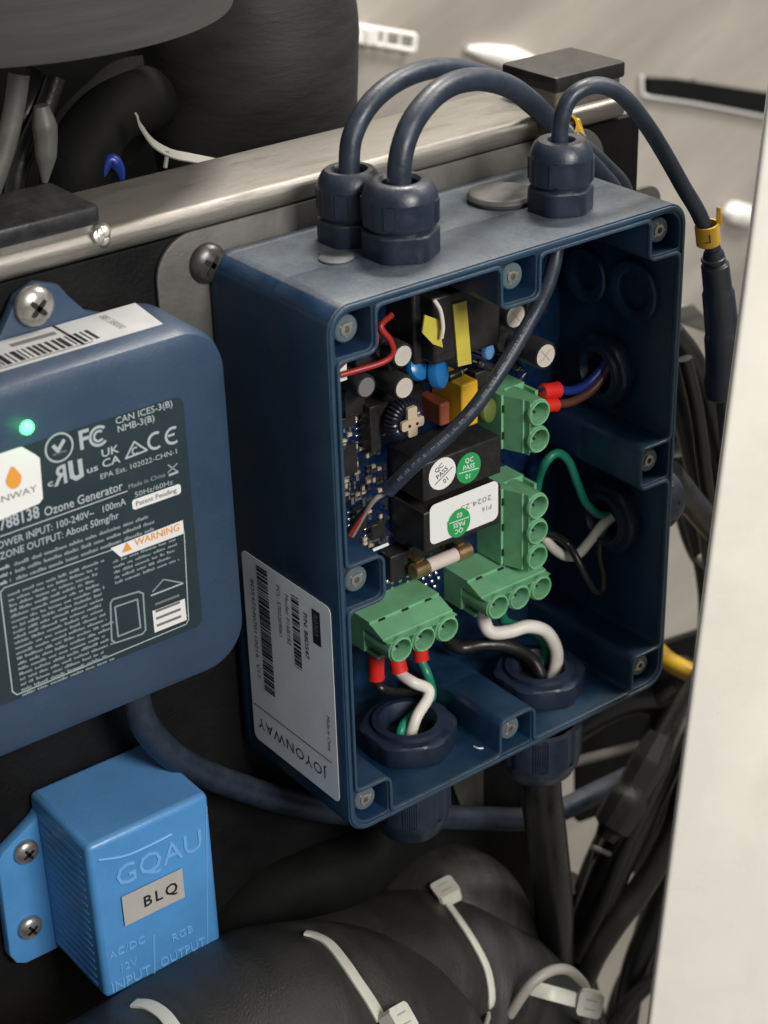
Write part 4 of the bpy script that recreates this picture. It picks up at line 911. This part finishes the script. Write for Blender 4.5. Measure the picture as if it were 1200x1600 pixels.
# ------------------------------------------------------------------ cable bundle at the right
GR = 'cables running down at the right'
wire('power_cable', [Vector((.325,.235,-1.12))]+Q([(845,1235,.23),(852,1290,.25),(860,1360,.28),(866,1430,.32),(866,1500,.36),(868,1640,.4)]), .083, 'black_cable', 'thick black cable dropping straight from the bottom right gland', None, n=28)
for pts, r, m, lb in [
    ([(1050,520,.75),(1080,560,.7),(1105,620,.65),(1125,700,.62),(1145,800,.6)], .040, 'black_cable', 'black cable behind the right wall of the open box, nearest the inline connector'),
    ([(1048,560,.85),(1068,620,.8),(1088,700,.75),(1108,790,.7),(1125,900,.7)], .055, 'black_cable', 'broad black cable just right of the open box'),
    ([(1045,740,.35),(1085,790,.45),(1120,830,.5),(1150,860,.55)], .045, 'black_cable', 'black cable leaving the gland on the right outside wall'),
    ([(1060,700,1.0),(1085,800,1.0),(1105,880,.9),(1112,960,.9),(1100,1060,.8),(1075,1150,.8)], .05, 'black_cable', 'black cable passing the gap beside the cream door'),
    ([(1052,600,1.1),(1060,700,1.1),(1075,800,1.1),(1095,860,1.0),(1130,905,.9)], .05, 'black_cable', 'dark cable deepest in the gap right of the box'),
    ([(1090,870,.8),(1105,885,.75),(1130,890,.7)], .016, 'grey_cable', 'thin grey cable end touching the cream door'),
    ([(1020,1080,.9),(1060,1050,.8),(1090,1070,.7),(1110,1110,.6)], .06, 'black_cable', 'black cable curling under the yellow one'),
    ([(1110,1060,.55),(1070,1130,.5),(1030,1200,.45),(985,1290,.4),(950,1370,.4),(925,1440,.4),(895,1520,.42)], .07, 'black_cable', 'black cable slanting down from the door edge to the bottom tie'),
    ([(1110,1150,.3),(1075,1230,.3),(1045,1310,.3),(1000,1390,.3),(955,1450,.3),(915,1520,.3),(880,1640,.3)], .045, 'black_cable', 'glossy black cable slanting in front of the bundle'),
    ([(1065,1060,.9),(1035,1130,.85),(995,1210,.8),(960,1290,.75),(925,1370,.7),(905,1450,.7)], .050, 'black_cable', 'black cable furthest left in the slanting bundle'),
    ([(1090,1300,.6),(1050,1370,.6),(1020,1440,.6),(990,1520,.6),(970,1640,.6)], .05, 'black_cable', 'black cable close to the lower door edge'),
    ([(940,1330,.45),(930,1380,.45),(925,1420,.45),(905,1480,.45),(895,1560,.45)], .030, 'black_cable', 'short black lead hanging from the taped joint'),
    ([(1080,1420,.8),(1030,1470,.8),(985,1540,.8),(960,1620,.8)], .06, 'black_cable', 'black cable lowest at the right of the bottom tie'),
    ([(880,1380,.8),(885,1450,.8),(905,1540,.8),(930,1640,.8)], .07, 'black_cable', 'black cable beside the thick straight one'),
    ([(880,1130,.95),(930,1100,.95),(980,1080,.95),(1040,1080,.95)], .09, 'black_cable', 'dark thick hose under the right bottom corner of the open box'),
    ([(1070,560,.60),(1088,640,.56),(1100,730,.52),(1112,830,.5),(1118,930,.5)], .024, 'black_cable', 'thin black cable lying on the broad one right of the open box'),
    ([(1115,1000,.6),(1085,1090,.5),(1055,1160,.42),(1020,1240,.36),(975,1330,.34),(938,1420,.33),(900,1500,.34)], .026, 'black_cable', 'thin black cable along the top of the slanting bundle'),
    ([(1105,1330,.5),(1075,1400,.5),(1052,1470,.5),(1040,1540,.5),(1030,1620,.5)], .028, 'black_cable', 'thin black cable nearest the lower door edge'),
    ([(1110,1040,1.05),(1070,1130,1.0),(1030,1230,.95),(1000,1320,.9),(975,1350,.9)], .055, 'black_cable', 'black cable hidden deep in the upper part of the slanting bundle'),
    ([(1120,1180,.85),(1085,1250,.8),(1050,1330,.8),(1015,1430,.75),(985,1530,.7)], .040, 'black_cable', 'black cable second from the lower door edge'),
    ([(1125,1460,.45),(1060,1510,.45),(1000,1550,.5),(950,1620,.5)], .03, 'black_cable', 'thin dark cable crossing at the bottom near the door'),
    ]:
    wire('cable', Q(pts), r*1.28, m, lb, GR, n=18)
wire('cable', Q([(880,1195,.85),(930,1182,.85),(985,1168,.85),(1040,1150,.9)]), .024, 'grey_cable', 'thin grey tube crossing behind the right bottom gland', None)
wire('cable', Q([(1020,1010,.95),(1045,1033,.8),(1080,1052,.65),(1120,1072,.55)]), .044, 'yellow_pl', 'bright yellow cable between the box corner and the cream door', None, n=20)
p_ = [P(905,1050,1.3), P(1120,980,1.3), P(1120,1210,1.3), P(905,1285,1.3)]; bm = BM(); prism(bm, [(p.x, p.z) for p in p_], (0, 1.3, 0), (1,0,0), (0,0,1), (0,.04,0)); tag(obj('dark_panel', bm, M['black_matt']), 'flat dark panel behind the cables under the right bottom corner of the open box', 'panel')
t = thing('cable_joint', 'taped black cable joint with a small shiny crimp in the right bundle', 'cable joint', P(960,1300,.35))
bm = BM(); tube(bm, Q([(1035,1150,.40),(1010,1200,.38),(975,1260,.36),(945,1310,.36)]), steps((0,.06),(.3,.085),(.55,.075),(.6,.095),(.88,.085),(.9,.06),(1,.045)), n=9); obj('tape_wrap', bm, M['foam2'], t)
bm = BM(); tube(bm, Q([(925,1323,.33),(952,1334,.33)]), .012, n=10, smooth=False); obj('crimp', bm, M['ink_grey'], t)
# grey cable loop and zip tie at the bottom
VIEW = (CAMC-P(900,1560,0)).normalized()
wire('cable', Q([(775,1620,.05),(800,1580,.0),(828,1540,-.03),(858,1518,-.04),(885,1515,-.04),(905,1530,-.04),(916,1550,-.03),(915,1590,.0),(905,1630,.03)]), .0215, 'grey_cable', 'beige grey cable looping through the bottom zip tie', None, n=16)
t = thing('zip_tie', 'zip tie with a square head standing out at the bottom of the right bundle', 'zip tie', P(870,1555,0), 'pale nylon zip ties')
sp_ = spline(Q([(812,1538,.10),(832,1544,.04),(858,1551,-.02),(880,1557,-.05),(912,1566,-.07)]), 6); bm = BM(); strap(bm, sp_, [(CAMC-p).normalized()+Vector((0,0,.2)) for p in sp_], .030, .004); obj('strap', bm, M['tie'], t)
ziphead(t, P(921,1567,-.10), KX*.97+KY*.22, -KY, .050)

# ------------------------------------------------------------------ cream door edge at the right and details on the far wall
A0, A1 = P(1200,140,-.5), P(1004,1660,-.5); ax = (A0-A1).normalized(); A0 = A0+ax*.6; A1 = A1-ax*.6
bm = BM(); side = KX.copy(); side = (side-ax*side.dot(ax)).normalized(); dep = ray(1090,850); dep = (dep-ax*dep.dot(ax)).normalized()
pr_ = rpoly(0, 0, 1.6, .5, .022, 8); prism(bm, pr_, A1, side, dep, A0-A1)
tag(obj('door_edge', bm, M['door'], ang=50), 'out of focus cream door edge filling the right side', 'door')
wl = thing('wall_slot_trim', 'black slot with a pale lip high on the far wall', 'trim', P(1100,150,4.9))
def W3(u, v): p = P(u, v, 4.95); return p
bm = BM(); l = [W3(1012,122), W3(1060,124), W3(1230,150), W3(1230,185), W3(1090,158), W3(1012,146)]
prism(bm, [(p.x, p.z) for p in l], (0, 4.93, 0), XR, UP, (0,.06,0)); obj('slot', bm, M['black_matt'], wl)
bm = BM(); tube(bm, [W3(1003,118), W3(1004,143), W3(1015,151), W3(1090,162), W3(1235,190)], .013, n=10, sub=4); obj('lip', bm, M['paper'], wl)
bm = BM(); tube(bm, [W3(1084,124), W3(1082,152)], .016, n=8, smooth=False); obj('chip', bm, M['tin'], wl)
def on_wall(u, v, y=4.95): p = P(u, v, y); return p
ft = thing('wall_frame', 'bright white slotted frame on the far wall beside the upright foam pipe', 'frame', on_wall(600,70))  # solid white bars stand in for a bright reflection on the wall
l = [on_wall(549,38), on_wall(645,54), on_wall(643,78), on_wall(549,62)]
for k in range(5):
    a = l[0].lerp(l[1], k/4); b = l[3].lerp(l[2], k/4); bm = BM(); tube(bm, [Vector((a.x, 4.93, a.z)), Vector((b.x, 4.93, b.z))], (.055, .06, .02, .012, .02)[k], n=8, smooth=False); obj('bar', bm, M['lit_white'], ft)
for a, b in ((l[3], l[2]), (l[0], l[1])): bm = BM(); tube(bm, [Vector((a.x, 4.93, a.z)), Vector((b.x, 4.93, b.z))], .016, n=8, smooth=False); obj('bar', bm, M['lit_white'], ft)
bm = BM(); a, b = on_wall(730,76), on_wall(835,98); tube(bm, [a, a.lerp(b,.3), a.lerp(b,.7), b], steps((0,.02),(.25,.05),(.6,.075),(1,.04)), n=16); tag(obj('wall_boss', bm, M['lit_white']), 'bright white rounded boss on the far wall just left of the right post cap', 'boss')  # solid blob modelled in place of a bright reflection
bm = BM(); a, b = on_wall(1134,328), on_wall(1182,342); tube(bm, [a, a.lerp(b,.3), a.lerp(b,.7), b], steps((0,.03),(.25,.085),(.6,.09),(1,.05)), n=16); tag(obj('wall_boss', bm, M['lit_white']), 'small bright white boss on the far wall right of the yellow ring', 'boss')  # second reflection, likewise modelled as a solid blob
bm = BM(); p_ = [P(1062,478,1.6), P(1085,474,1.6), P(1112,505,1.6), P(1108,522,1.6), P(1062,506,1.6)]; prism(bm, [(p.x, p.z) for p in p_], (0, 1.6, 0), XR, UP, (0,.05,0)); tag(obj('metal_tab', bm, M['steel'], bevel=.01), 'small steel tab showing between the open box and the inline connector', 'tab')
l = spline([P(-10,118,.9), P(0,118,.9)], 2)
